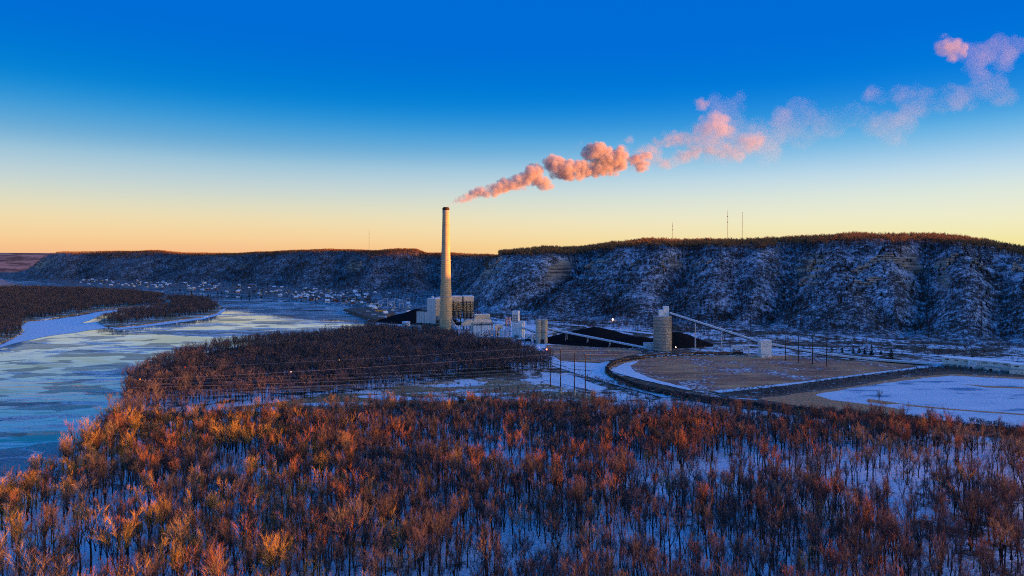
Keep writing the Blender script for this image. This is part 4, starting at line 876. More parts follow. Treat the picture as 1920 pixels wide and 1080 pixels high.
def pile(label, cx, cy, rx, ry, h, seed):
    n = 56; m = 40; u = np.linspace(-1, 1, n); v = np.linspace(-1, 1, m); U, V = np.meshgrid(u, v); r = np.sqrt(U*U+V*V)
    sk = 1+.35*(fbm(np.arctan2(V, U)*1.2+seed, r*0+seed, seed, 2)-.5)
    Z = np.clip(h*1.08*(1-r/sk), -1.5, h)*(.9+.2*fbm(U*3+seed, V*3, seed, 3)); Z = np.where(r/sk > 1, -1.5, Z)+.6*(fbm(U*9, V*9, seed+1, 3)-.5)
    X = U*rx; Y = V*ry; idx = np.arange(n*m).reshape(m, n); q = np.stack([idx[:-1, :-1], idx[:-1, 1:], idx[1:, 1:], idx[1:, :-1]], -1).reshape(-1, 4)
    me = bpy.data.meshes.new('coal_pile'); me.from_pydata(np.stack([X, Y, Z], -1).reshape(-1, 3).tolist(), [], q.tolist()); me.materials.append(M['coal']); me.shade_smooth(); me.update()
    tag(link('coal_pile', me, None, (cx, cy, 3.2)), label, 'coal pile')
pile('largest black coal heap, under the stacker conveyor', xat(1115, 990), 990, 88, 52, 21.5, 3)
pile('low black coal heap stretching between the big heap and the round silo', xat(1190, 950), 950, 74, 34, 12, 5)
pile('black coal heap rising just behind the round silo', xat(1268, 950), 950, 52, 38, 19.5, 7)
pile('black coal heap near the river dock, beside the boiler house', xat(782, 1330), 1330, 78, 60, 24, 9)

# dock embankment on the river
sheet('dock_embankment', organic(W2([(644,583),(700,577.5),(740,590),(706,604),(694,600),(672,592)], 3), 10, 1, 4), 8.0, M['brush'], -1)

def shed(label, x0, y0, x1, y1, h, mat='shed_cladding'):
    o = empty('long_shed', (x0, y0, 3), label, 'shed'); a = Vector((x1-x0, y1-y0)); L = a.length; o.rotation_euler[2] = atan2(a.y, a.x)
    tbox(0, L, 0, 16, 0, h).obj('walls', M[mat], o); tbox(-.3, L+.3, -.5, 16.4, h, h+.5).obj('roof', M['roof_snow'], o)
    for k in range(int(L/9)): tbox(3+k*9, 7+k*9, -.08, -.02, h-2.2, h-1.3).obj('window_strip', M['glass_dark'], o)
    return o, L
o, L = shed('long pale shed where the low conveyor ends, above the frozen pond', xat(1766, 764), 764, xat(1897, 716), 716, 9.6)
tbox(26, 34, -5, -.02, 0, 8).obj('porch', M['white_cladding'], o); tbox(28, 30, -5.1, -5.02, 0, 3).obj('door', M['glass_dark'], o); tbox(42, 55, -5.5, -.03, 0, 4.4).obj('lean_to', M['shed_cladding'], o); tbox(46, 48.5, -5.6, -5.52, 0, 3).obj('door', M['glass_dark'], o)
tbox(41.7, 55.3, -5.8, .03-.1, 4.4, 4.8).obj('lean_to_roof', M['grey_cladding'], o)
o, L = shed('taller pale shed cut by the frame edge, next to the long one', xat(1895, 712), 712, xat(1995, 690), 690, 9.5)
tbox(-1.5, 20, -6, -.02, 0, 5).obj('lean_to', M['shed_cladding'], o); tbox(-1.8, 20.3, -6.4, .02-.1, 5, 5.4).obj('lean_to_roof', M['grey_cladding'], o); tbox(11, 14, -6.1, -6.02, 0, 3.6).obj('door', M['glass_dark'], o)

# ------------------------------------------------------------------ coal train on the loop
def catmull(P, n=24):
    out = []; P = [P[0]]+list(P)+[P[-1]]
    for i in range(1, len(P)-2):
        a, b, c, d = (np.array(P[k], float) for k in (i-1, i, i+1, i+2))
        for t in np.linspace(0, 1, n, endpoint=False): out.append(.5*((2*b)+(c-a)*t+(2*a-5*b+4*c-d)*t*t+(3*b-a-3*c+d)*t**3))
    out.append(np.array(P[-2], float)); return np.array(out)
track_px = [(2060,838),(1920,815),(1700,792),(1560,778),(1480,770),(1400,761),(1320,750),(1250,738.5),(1200,727.5),(1165,715),(1145,704),(1138,695),(1144,686.5),(1160,679.5),(1190,674),(1230,669),(1290,666),(1360,665),(1424,664.5),(1500,667),(1600,675)]
TZ = 4.1
trk = catmull([G(px, py, TZ)[:2] for px, py in track_px]); seg = np.hypot(*np.diff(trk, axis=0).T); cum = np.concatenate([[0], np.cumsum(seg)])
def on_track(s):
    p = np.array([np.interp(s, cum, trk[:, 0]), np.interp(s, cum, trk[:, 1])]); q = np.array([np.interp(s+.5, cum, trk[:, 0]), np.interp(s+.5, cum, trk[:, 1])]); d = q-p
    return p, atan2(d[1], d[0])
def ribbon(name, offs, z, mat, step=6, sides=True):
    m = MB(); pts = []
    for s in np.arange(0, cum[-1], step):
        p, a = on_track(s); n = np.array([-sin(a), cos(a)]); pts.append([tuple(p+n*o)+(z_,) for o, z_ in zip(offs, z)])
    k = len(offs); vs = [v for r in pts for v in r]; fs = []
    for i in range(len(pts)-1):
        for j in range(k-1): fs.append((i*k+j, (i+1)*k+j, (i+1)*k+j+1, i*k+j+1))
    m.add(vs, fs); return m.obj(name, M[mat])
o = ribbon('railway_bed', [3.9, 1.9, -1.9, -3.9], [2.6, TZ-.35, TZ-.35, 2.6], 'meadow'); tag(o, kind='structure')
rl = empty('loop_track', (*trk[40], 3), 'pair of rails the coal train stands on, looping round the brown field', 'railway track')
for sgn in (-1, 1):
    r = ribbon('rail', [sgn*.72+.06, sgn*.72+.06, sgn*.72-.06, sgn*.72-.06], [TZ-.34, TZ-.12, TZ-.12, TZ-.34], 'rail_steel', 4); r.parent = rl; r.location = (-trk[40][0], -trk[40][1], -3)
# one wagon
wb = MB(); L2, Wd = 7.5, 1.55
out_ = [(-L2,-Wd,2.9),(L2,-Wd,2.9),(L2,Wd,2.9),(-L2,Wd,2.9),(-L2,-Wd,1.5),(L2,-Wd,1.5),(L2,Wd,1.5),(-L2,Wd,1.5),(-5.2,-1.0,.75),(5.2,-1.0,.75),(5.2,1.0,.75),(-5.2,1.0,.75)]
wb.add(out_, [(0,4,5,1),(1,5,6,2),(2,6,7,3),(3,7,4,0),(4,8,9,5),(5,9,10,6),(6,10,11,7),(7,11,8,4),(8,11,10,9)])
i_ = [(-L2+.12,-Wd+.12,2.9),(L2-.12,-Wd+.12,2.9),(L2-.12,Wd-.12,2.9),(-L2+.12,Wd-.12,2.9)]; wb.add(out_[:4]+i_, [(0,1,5,4),(1,2,6,5),(2,3,7,6),(3,0,4,7)])
for k in range(7): wb.box(-6.6+k*2.2-.08, -6.6+k*2.2+.08, -Wd-.1, -Wd, 1.4, 2.85); wb.box(-6.6+k*2.2-.08, -6.6+k*2.2+.08, Wd, Wd+.1, 1.4, 2.85)
WBODY = {c: wb.mesh('wagon_body', M[c]) for c in ('wagon_paint', 'wagon_dark', 'rust_steel')}
cl = MB(); nx = 12
vs = []; fs = []
for i in range(nx+1):
    for j in range(5):
        h = .55*sin(pi*i/nx)**.35*(1-abs(j-2)/2*.9) if 0 < i < nx else 0
        vs.append((-7.36+14.72*i/nx, -1.42+2.84*j/4, 2.62+h*(.8+.4*rng.random())))
for i in range(nx):
    for j in range(4): fs.append((i*5+j, i*5+5+j, i*5+6+j, i*5+1+j))
WLOAD = cl.add(vs, fs).mesh('coal_load', M['coal_load'])
bg = MB()
for a in (-.9, .9):
    bg.bar((a,-.85,.0), (a,.85,.0), .12, .12, 6)
    for s in (-.75, .75): bg.bar((a,s-.07,.0), (a,s+.07,.0), .46, .46, 10)
bg.box(-1.4, 1.4, -1.05, -.9, .02, .4); bg.box(-1.4, 1.4, .9, 1.05, .02, .4); WBOG = bg.mesh('wheel_bogie', M['steel_dark'])
ORD = 'first second third fourth fifth sixth seventh eighth ninth tenth eleventh twelfth thirteenth fourteenth fifteenth sixteenth seventeenth eighteenth nineteenth twentieth'.split()
def ordinal(n):
    if n < 20: return ORD[n]
    return ('twenty-' if n < 29 else 'thirty-' if n < 39 else 'forty-' if n < 49 else 'fifty-')+ORD[(n+1) % 10-1] if (n+1) % 10 else {29: 'thirtieth', 39: 'fortieth', 49: 'fiftieth'}[n]
silo_s = cum[int(np.argmin(np.hypot(trk[:, 0]-xat(1230, 838), trk[:, 1]-G(1230, 669, TZ)[1])))]
def wagon(s, label):
    p, a = on_track(s); o = empty('coal_wagon', (p[0], p[1], TZ+.33), label, 'rail wagon', 'wagons of the coal train', a)
    mats = ['wagon_paint', 'wagon_paint', 'wagon_dark', 'rust_steel']
    link('body', WBODY[rng.choice(mats)], o); link('coal_load', WLOAD, o)
    for x_ in (-5.3, 5.3): link('bogie', WBOG, o, (x_, 0, .0))
k = 0; s = silo_s-8.2
while s > 30:
    p, a = on_track(s); 
    if HX+F*p[0]/p[1] > 1960: break
    wagon(s, 'brown coal wagon, %s from the round silo going round the loop bend' % ordinal(k)); k += 1; s -= 16.3
k = 0; s = silo_s+8.2
while s < cum[-1]-120:
    wagon(s, 'brown coal wagon, %s from the round silo toward the white transfer tower' % ordinal(k)); k += 1; s += 16.3

# ------------------------------------------------------------------ masts on the bluffs
def mast(px, top, label, lattice=False, dish=False):
    x, y, z = crest(px); H = zat(top, y)-z; o = empty('radio_mast', (x, y, z-.5), label, 'mast'); w = 1.1 if lattice else .55; m = MB()
    for a in range(3):
        m.bar((w*cos(a*2.094), w*sin(a*2.094), 0), (w*.55*cos(a*2.094), w*.55*sin(a*2.094), H*.93), .16 if y < 2000 else .3, .12 if y < 2000 else .25, 4)
    n = int(H/3.5)
    for k in range(n):
        t0, t1 = k/n*.93, (k+1)/n*.93
        for a in range(3):
            b = (a+1) % 3; f0 = w*(1-.45*t0/.93); f1 = w*(1-.45*t1/.93)
            m.bar((f0*cos(a*2.094), f0*sin(a*2.094), H*t0), (f1*cos(b*2.094), f1*sin(b*2.094), H*t1), .08, .08, 3)
    m.obj('lattice', M['mast_steel'], o); MB().bar((0,0,H*.93), (0,0,H), .14, .08).obj('antenna_rod', M['mast_steel'], o)
    for t in ((.62, .78) if not dish else (.97,)):
        q = MB()
        for a in range(3): q.box(1.2*cos(a*2.1)-.3, 1.2*cos(a*2.1)+.3, 1.2*sin(a*2.1)-.3, 1.2*sin(a*2.1)+.3, H*t-1.3, H*t+1.3)
        q.lathe([(1.0, H*t-.1), (1.0, H*t+.1)], 8); q.obj('antenna_panel', M['mast_steel'], o)
mast(692, 428, 'thin radio mast rising alone from the far bluff above the town')
mast(1261, 414, 'short radio mast with two clusters of panels on the near bluff')
mast(1364, 391, 'tallest thin radio mast, rising beside the thicker lattice one', False)
mast(1392, 397, 'thicker lattice radio mast with an antenna ring at the top', True, True)

# ------------------------------------------------------------------ line poles, cross beams and cables
def pole(px, py, top, label, group, base=True, arms=0, r=.55, z=None):
    x, y, zz_ = (G(px, py, 3) if z is None else hit(px, py)); H = zat(top, y)-zz_
    o = empty('power_pole', (x, y, zz_-.2), label, 'power pole', group)
    MB().bar((0,0,0), (0,0,H), r, r*.55, 10).obj('shaft', M['rust_steel'], o)
    if base: MB().lathe([(1.25, -.5), (1.25, 4.6), (1.0, 4.8)], 14).obj('concrete_footing', M['concrete_plain'], o)
    for k in range(arms):
        h = H-1.2-k*3.2; MB().bar((-3.2,0,h), (3.2,0,h), .16, .16).obj('cross_arm', M['rust_steel'], o)
        for u in (-3, 0, 3): MB().lathe([(.12, h-1.5), (.22, h-1.2), (.12, h-.8), (.22, h-.5), (.1, h)], 6, (u, 0, 0)).obj('insulator', M['glass_dark'], o)
    MB().lathe([(r*.6, H), (r*.3, H+.3)], 8).obj('pole_cap', M['galvanised'], o)
    return o, Vector((x, y, zz_)), H
gp = 'brown steel poles of the river crossing line'
NP = []
for px_, py_, tp, lab in ((1032, 725, 650, 'brown steel pole nearest the river wood, in the near row of four'), (1051, 736, 654, 'second brown pole of the near row, on a pale concrete footing'), (1077, 741, 660, 'third brown pole of the near row, on a pale concrete footing'), (1097.5, 747, 662, 'end brown pole of the near row, closest to the train, concrete footing')):
    NP.append(pole(px_, py_, tp, lab, gp, py_ > 730))
FP = []
for px_, py_, tp, lab in ((1473, 676.5, 629, 'dark pole nearest the white transfer tower, in the far row of four'), (1497, 680, 627, 'second dark pole from the white transfer tower'), (1523.5, 683.5, 628, 'third dark pole from the white transfer tower'), (1550, 687.5, 633, 'dark pole farthest from the white transfer tower, far row of four')):
    FP.append(pole(px_, py_, tp, lab, 'dark poles of the far row', False, 2, .6))
BEAMS = []
for i, j, lab in ((0, 1, 'cross beam with hanging insulators between the two poles nearest the river wood'), (2, 3, 'cross beam with V-shaped insulators on the two poles nearest the train')):
    a = NP[i][1]+Vector((0,0,NP[i][2]*.60)); b = NP[j][1]+Vector((0,0,NP[j][2]*.62)); d = (b-a); e0 = a-d*.6; e1 = b+d*.6
    o = empty('cross_beam', tuple((a+b)/2), lab, 'cross beam', 'cross beams of the river crossing line'); c = (a+b)/2
    MB().bar(e0-c, e1-c, .28).obj('beam', M['rust_steel'], o); MB().bar(e0-c+d*.3+Vector((0,0,3)), e1-c-d*.3+Vector((0,0,3)), .12).obj('brace', M['rust_steel'], o)
    pts = []
    for t in (.05, .5, .95):
        q = e0.lerp(e1, t); pts.append(q-Vector((0,0,3)))
        MB().bar(q+d*.12-c, q-Vector((0,0,3))-c, .1).bar(q-d*.12-c, q-Vector((0,0,3))-c, .1).obj('insulator', M['glass_dark'], o)
    BEAMS.append(pts)
def cable(a, b, sag, label, r=.075, n=36, group='cables of the river crossing line'):
    a = Vector(a); b = Vector(b); m = MB(); pv = None
    for k in range(n+1):
        t = k/n; p = a.lerp(b, t)-Vector((0,0,4*sag*t*(1-t)))-a
        if pv is not None: m.bar(pv, p, r, r, 4, False)
        pv = p
    o = m.obj('power_cable', M['cable'], None, tuple(a)); return tag(o, label, 'cable', group)
def across(a, px_, py_, D=None):
    """far end of a span beyond the river: the direction follows the photographed line, the height comes from the next tower"""
    return AT(px_, py_, D or 520)
ends = [(-420,722),(-420,729),(-420,735),(-420,742),(-420,752),(-420,758),(-420,765),(-420,771)]
starts = BEAMS[0]+[BEAMS[0][2]+Vector((1.5,0,-3.2))]+BEAMS[1]+[BEAMS[1][2]+Vector((1.5,0,-3.2))]
CL = ['upper cable of the bundle', 'second cable of the upper bundle', 'third cable of the upper bundle', 'lowest cable of the upper bundle', 'top cable of the lower bundle', 'second cable of the lower bundle', 'third cable of the lower bundle', 'lowest cable of the river line']
for k, (s_, e_) in enumerate(zip(starts, ends)):
    for dd in ((0, .9) if k in (1, 3, 5, 7) else (0,)):
        cable(s_+Vector((0,0,-dd)), Vector(across(s_, *e_))+Vector((0,0,-dd)), 4.5, 'pale %s crossing in front of the river wood%s' % (CL[k], ', lower strand' if dd else ''))
tops = [p+Vector((0,0,h)) for _, p, h in NP]
sw = [(tops[0], AT(-420, 706, 620), 'thin top wire carrying the red ball'), (tops[2], AT(-420, 729.5, 540), 'thin wire carrying the amber and white balls')]
def ball(p, mat, label):
    o = MB().lathe([(.05,-.6)]+[(.6*cos(t), .6*sin(t)) for t in np.linspace(-1.3, 1.3, 9)]+[(.05,.6)], 14).obj('marker_ball', M[mat], None, tuple(p), True); tag(o, label, 'marker ball', 'marker balls on the river line')
for s_, e_, lab in sw:
    cable(s_, e_, 6.0, lab+' over the river wood', .06)
def on_wire(s_, e_, sag, px_):
    s_ = Vector(s_); e_ = Vector(e_); best = min((abs(HX+F*(p.x/p.y)-px_), t, p) for t in np.linspace(0, 1, 400) for p in [s_.lerp(e_, t)]); t = best[1]
    return best[2]-Vector((0,0,4*sag*t*(1-t)))
for w_, px_, mat, lab in ((0, 346, 'ball_red', 'red marker ball on the top wire over the river wood'), (0, 637, 'ball_yellow', 'yellow marker ball on the top wire, toward the poles'), (1, 262, 'ball_orange', 'amber marker ball near the river end of the wire'), (1, 546, 'ball_white', 'white marker ball on the wire before the dark wood'), (0, 1012, 'ball_white', 'pale marker ball close to the brown poles')):
    s_, e_, _ = sw[w_]; ball(on_wire(s_, e_, 6.0, px_), mat, lab)
for k in range(4):
    a = NP[k][1]+Vector((0,0,NP[k][2]*(.97 if k % 2 else .62))); b = FP[k][1]+Vector((0,0,FP[k][2]-2))
    cable(a, b, 5.5, ['cable from the pole nearest the wood, passing over the loop', 'cable from the second near pole, passing over the loop', 'cable from the third near pole, passing over the loop', 'cable from the end near pole, passing over the loop'][k], .045, 24, 'cables over the loop field')
    for dx in (-3, 3):
        cable(FP[k][1]+Vector((dx,0,FP[k][2]-4.5)), Vector(AT(1250+dx+k*8, 652, 960)), 4, ['cable strand from the first far pole to the yard', 'cable strand from the second far pole to the yard', 'cable strand from the third far pole to the yard', 'cable strand from the last far pole to the yard'][k]+(', river side' if dx < 0 else ', pond side'), .04, 20, 'cables over the loop field')
for px_, py_, tp, lab in ((1611, 626, 580, 'slim brown pole on the snowy foot of the bluff, above the evergreen row'), (1407, 631, 586, 'slim dark pole behind the climbing conveyor'), (1741, 634, 601, 'short dark pole midway along the foot of the bluff'), (1841, 632, 566, 'tallest slim pole at the foot of the bluff, near the frame edge'), (1314, 664, 612, 'dark pole at the edge of the coal heap by the train'), (1369, 662, 626, 'dark pole beside the white trailers'), (988, 604, 568, 'thin dark pole behind the slender plant tower'), (1099, 602, 560, 'thin dark pole at the foot of the middle bluff'), (1839, 680, 660, 'pale stub pole rising behind the long shed')):
    pole(px_, py_, tp, lab, None, False, 1, .4, 1)

# ------------------------------------------------------------------ vehicles, lamps and yard things
def trailer(px0, px1, py, h, mat, label, wheels=True):
    x0, y, z = G(px0, py, 3.6); x1 = xat(px1, y); L = x1-x0; o = empty('box_trailer', (x0, y, 3.6), label, 'trailer')
    tbox(0, L, 0, 2.8, 1.1, h).obj('box', M[mat], o); tbox(.1, L-.1, .1, 2.7, .8, 1.08).obj('chassis', M['steel_dark'], o); tbox(-.06, L+.06, -.06, 2.86, h, h+.15).obj('roof', M['roof_snow'], o)
    for x_ in (L*.12, L*.2, L*.8, L*.88):
        MB().bar((x_,-.05,.45), (x_,.3,.45), .5, .5, 10).obj('wheel', M['steel_dark'], o)
trailer(1373, 1394, 656, 5.6, 'white_cladding', 'long white trailer parked beyond the train'); trailer(1395.5, 1404, 657.2, 6.2, 'house_blue', 'short pale blue trailer just beyond the long white one')
trailer(1338, 1346, 653, 3.2, 'galvanised', 'small pale truck box at the edge of the coal yard'); trailer(704, 725, 588, 8, 'yellow_paint', 'long orange container on the snow by the river dock')
trailer(1000, 1008, 637, 4.2, 'white_cladding', 'white box lorry in front of the slender tower'); trailer(984, 996, 641, 4.2, 'rust_steel', 'dark flat lorry near the four-cell silo')
em = NT('lamp_glow'); em.b.inputs['Emission Color'].default_value = (1, .62, .45, 1); em.b.inputs['Emission Strength'].default_value = 9; M['lamp'] = em.m
em = NT('red_lamp_glow'); em.b.inputs['Emission Color'].default_value = (1, .12, .04, 1); em.b.inputs['Emission Strength'].default_value = 5; M['red_lamp'] = em.m
def lamp(px, py, h, label, mat='lamp', r=.8):
    x, y, z = hit(px, py+2) if py < 615 else G(px, py+4, 3.2); o = empty('yard_lamp', (x, y, z), label, 'lamp'); h = max(2.5, zat(py, y)-z)
    MB().bar((0,0,0), (0,0,h-r*.6), .14, .1).obj('lamp_post', M['steel_dark'], o); MB().lathe([(.1,h-r)]+[(r*cos(t), h+r*sin(t)) for t in np.linspace(-1.2, 1.2, 7)]+[(.1,h+r)], 10).obj('lamp_head', M[mat], o)
lamp(1149, 600, 12, 'bright pinkish lamp shining at the dark foot of the bluff', 'lamp', 1.3); lamp(1267, 651, 6, 'small yellow yard lamp beside the round silo', 'lamp', .5)
lamp(1025, 655, 6, 'red marker ball built as a glowing lamp by the access road below the four-cell silo', 'red_lamp', .9); lamp(1270, 664, 3, 'small pale lamp low beside the coal train', 'lamp', .35)  # lamp post and glow are added to the red marker ball
lamp(1535, 661, 5, 'small reddish lamp on the low conveyor side', 'red_lamp', .4)

# ------------------------------------------------------------------ switchyard behind the plant
for k in range(9):
    px_ = 706+k*7.5+rng.uniform(-2, 2); py_ = 581-(k % 3)*5; x, y, z = G(px_, py_, 3.2); o = empty('switchyard_gantry', (x, y, 3.2), '%s pale steel switchyard gantry, counted from the coal dock toward the boiler house' % ordinal(k), 'gantry', 'switchyard gantries')
    for u in (-5, 5): MB().bar((u-1,0,0), (u,0,16), .35, .3).bar((u+1,0,0), (u,0,16), .35, .3).obj('leg', M['galvanised'], o)
    MB().box(-6, 6, -.5, .5, 15, 16.6).obj('beam', M['galvanised'], o)
    for u in (-3.5, 0, 3.5): MB().bar((u,0,9), (u,0,15), .3, .3, 5).obj('insulator', M['house_blue'], o)
for k, (px_, py_, w, h) in enumerate(((712, 577, 9, 7), (733, 573, 12, 10), (751, 571, 9, 11), (768, 577, 10, 6), (690, 588, 8, 5), (716, 598, 16, 5), (738, 600, 14, 6), (700, 594, 10, 5))):
    x, y, z = G(px_, py_, 3.2); o = empty('switch_house', (x, y, 3.2), ['grey-blue switch house on the snow, nearest the river', 'long bluish switch house in the middle of the switchyard', 'tall bluish switch house nearest the coal heap', 'low switch house at the corner of the coal heap', 'small hut at the tip of the dock', 'low long hut by the wood edge', 'low hut next to the squat white tank', 'small hut on the dock bank'][k], 'hut')
    tbox(-w/2, w/2, 0, 8, 0, h).obj('walls', M['house_blue' if k in (1, 2) else 'galvanised'], o); tbox(-w/2-.3, w/2+.3, -.3, 8.3, h, h+.5).obj('roof', M['roof_snow'], o); tbox(-.8, .8, -.08, -.02, 0, 2.4).obj('door', M['glass_dark'], o)

# ------------------------------------------------------------------ the town under the far bluff
HM = ['house_white', 'house_white', 'house_blue', 'house_brick', 'house_cream', 'house_grey', 'house_white', 'house_pink', 'house_green']
HN = {'house_white': 'white', 'house_blue': 'slate blue', 'house_brick': 'red brick', 'house_cream': 'cream', 'house_grey': 'grey', 'house_pink': 'pinkish', 'house_green': 'grey-green'}
placed = []; tries = 0
mesh_cache = {}
def house_mesh(mat, w, d, h, rh):
    key = (mat, w, d, h)
    if key not in mesh_cache:
        b = MB().box(-w/2, w/2, -d/2, d/2, -2, h); b.add([(-w/2,-d/2,h),(w/2,-d/2,h),(-w/2,d/2,h),(w/2,d/2,h),(-w/2,0,h+rh),(w/2,0,h+rh)], [(0,4,2),(1,3,5)])
        r_ = MB(); e = .5
        for s in (-1, 1): r_.add([(-w/2-e,s*(d/2+e),h-.3),(w/2+e,s*(d/2+e),h-.3),(w/2+e,0,h+rh+.1),(-w/2-e,0,h+rh+.1),(-w/2-e,s*(d/2+e),h+.1),(w/2+e,s*(d/2+e),h+.1),(w/2+e,0,h+rh+.5),(-w/2-e,0,h+rh+.5)], [(0,1,2,3),(4,5,6,7),(0,1,5,4),(1,2,6,5),(3,0,4,7)])
        wd = MB()
        for u in (-.3, 0, .3):
            for s in (-1, 1): wd.box(w*u-.8, w*u+.8, s*d/2-.05, s*d/2+.05, h*.35, h*.7)
        mesh_cache[key] = (b.mesh('house_walls', M[mat]), r_.mesh('house_roof', M[rng.choice(['roof_snow', 'roof_snow', 'roof_dark'])]), wd.mesh('house_windows', M['glass_dark']))
    return mesh_cache[key]
zones = [(150, 690, 0, .42, 150), (560, 700, 0, .5, 40), (700, 770, .1, .6, 12)]
for xa, xb, fa, fb, cnt in zones:
    c = 0; tries = 0
    while c < cnt and tries < 4000:
        tries += 1; px_ = rng.uniform(xa, xb); sy = float(interp(px_, shore)); ty = float(interp(px_, toeB))
        t = rng.random()**1.1; py_ = sy-1.2-t*max(4, (sy-ty)*.95+2)
        x, y, z = hit(px_, py_)
        if any((x-a)**2+(y-b)**2 < 20**2 for a, b in placed): continue
        placed.append((x, y)); mat = rng.choice(HM); w = rng.choice([9, 12, 15]); d = rng.choice([8, 10]); h = rng.choice([5, 7])
        where = ('water end of town' if px_ < 230 else 'town before the steeple' if px_ < 340 else 'town round the steeple' if px_ < 430 else 'town below the long brick block' if px_ < 520 else 'town toward the plant' if px_ < 610 else 'plant end of town')+(', shore row' if t < .25 else ', middle rows' if t < .6 else ', slope rows')
        o = empty('town_house', (x, y, z), '%s %s house, %s' % ('small' if w == 9 else 'wide' if w == 15 else 'tall' if h == 7 else 'low', HN[mat], where), 'house', 'houses of the riverside town', rng.uniform(-.5, .5)+(pi/2 if rng.random() < .35 else 0))
        b, r_, wd = house_mesh(mat, w, d, h, 3.4); link('walls', b, o); link('roof', r_, o); link('windows', wd, o); c += 1
for px_, py_, w, h, lab in ((356, 544.5, 26, 7, 'long cream block facing the river in the middle of town'), (470, 538, 40, 9, 'long brick school-like block on the slope above town'), (385, 545, 24, 8, 'dark red flat-roofed block close to the river in town')):
    x, y, z = hit(px_, py_); o = empty('town_block', (x, y, z), lab, 'building'); tbox(-w/2, w/2, 0, 12, -2, h).obj('walls', M['house_cream' if w == 26 else 'house_brick'], o); tbox(-w/2-.4, w/2+.4, -.4, 12.4, h, h+.6).obj('roof', M['roof_snow'], o)
    for k in range(int(w/4)): tbox(-w/2+1.5+k*4, -w/2+3.2+k*4, -.1, -.02, h*.3, h*.75).obj('window', M['glass_dark'], o)
x, y, z = hit(381, 534.5); o = empty('church', (x, y, z), 'pale church with a pointed steeple standing above the town roofs', 'church')
tbox(-6, 6, 0, 26, -2, 10).obj('nave', M['house_white'], o); tbox(-2.6, 2.6, -3, -.02, -2, 17).obj('tower', M['house_white'], o); MB().lathe([(3.6, 17), (.1, 29)], 4, (0, -1.5, 0)).obj('steeple', M['house_grey'], o)
MB().add([(-6.6,-.0,10),(6.6,0,10),(6.6,26.4,10),(-6.6,26.4,10),(0,0,16),(0,26.4,16)], [(0,4,5,3),(1,2,5,4),(0,1,4),(2,3,5)]).obj('roof', M['roof_snow'], o)
# town trees
tx = []
while len(tx) < 900:
    px_ = rng.uniform(20, 870); sy = float(interp(px_, shore)) if px_ < 690 else 574; ty = float(interp(px_, toeB)); py_ = sy-.8-rng.random()*(sy-ty+3)
    D = 117*F/(py_-HY); x_ = xat(px_, D); z_ = float(terrain(x_, D)); tx.append((x_, D, max(z_, 3)))
scatter('town_trees', tx, nr.uniform(.6, 1.25, len(tx)), nr.integers(0, PROTO['wood_tree'][1], len(tx)), 'wood_tree', 'dark bare trees between the town houses and along the shore', 'trees')
tx = []
while len(tx) < 90:
    px_ = rng.uniform(330, 860); py_ = rng.uniform(536, 566); D = 117*F/(py_-HY); x_ = xat(px_, D); z_ = float(terrain(x_, D)); tx.append((x_, D, max(z_, 3)))
scatter('town_conifers', tx, nr.uniform(.9, 1.7, len(tx)), nr.integers(0, 3, len(tx)), 'evergreen', 'small dark conifers scattered through the riverside town', 'trees')
# row of dark evergreens by the highway, single trees
for k, (px_, py_) in enumerate(((1579, 657), (1600, 659), (1611, 658), (1621, 660), (1634, 661), (1652, 661), (1671, 668), (1560, 655), (1473, 649))):
    x, y, z = G(px_, py_+4, 3); D = y; o = empty('evergreen_tree', (x, y, 3), ['first', 'second', 'third', 'fourth', 'fifth', 'sixth', 'lone snowy last', 'small outlying', 'separate small'][k]+' dark evergreen in the row between the conveyor and the highway', 'evergreen tree', 'evergreens along the highway', k*1.3)
    sz = (.75, .9, 1.0, .95, 1.15, .8, 1.35, .7, .8)[k]; o.scale = (sz*1.25, sz*1.25, sz)
    link('crown', CONW[k % 3].mesh('evergreen_crown', M['evergreen']), o); MB().bar((0,0,-.5), (0,0,2), .25).obj('trunk', M['bark'], o)
place_tree(*G(1648, 757, 3)[:2], TONES.index('grey'), 2, .72, 'single bare tree standing at the tip of the frozen pond', 'bare trees on open ground')
place_tree(*G(1181, 789, 3)[:2], TONES.index('rust'), 2, .5, 'low rusty round tree beside the frozen slough', 'bare trees on open ground')
place_tree(*G(232, 609, 1.6)[:2], TONES.index('tan'), 2, .9, 'pale spreading tree at the tip of the small river island', 'bare trees on open ground', 1.6) if False else None
place_tree(*G(187, 607.5, 1.6)[:2], TONES.index('tan'), 6, .9, 'pale spreading tree at the icy tip of the small river island', 'bare trees on open ground', 1.6)

# highway at the foot of the bluff
zz[0] = 3.7
for nm, px in (('highway', [(1380,646),(1430,646.5),(1560,652),(1700,661.5),(1800,668),(1960,677),(1960,680.5),(1800,670.8),(1700,664),(1560,654.3),(1430,648.5),(1380,648)]), ('yard_road', [(1100,612),(1150,616),(1226,624),(1226,627),(1150,619),(1100,614.5)]), ('yard_road', [(900,592),(960,600),(1100,610),(1100,612.5),(960,603),(900,595)])):
    patch(nm, px, 'snow', 14, .4)

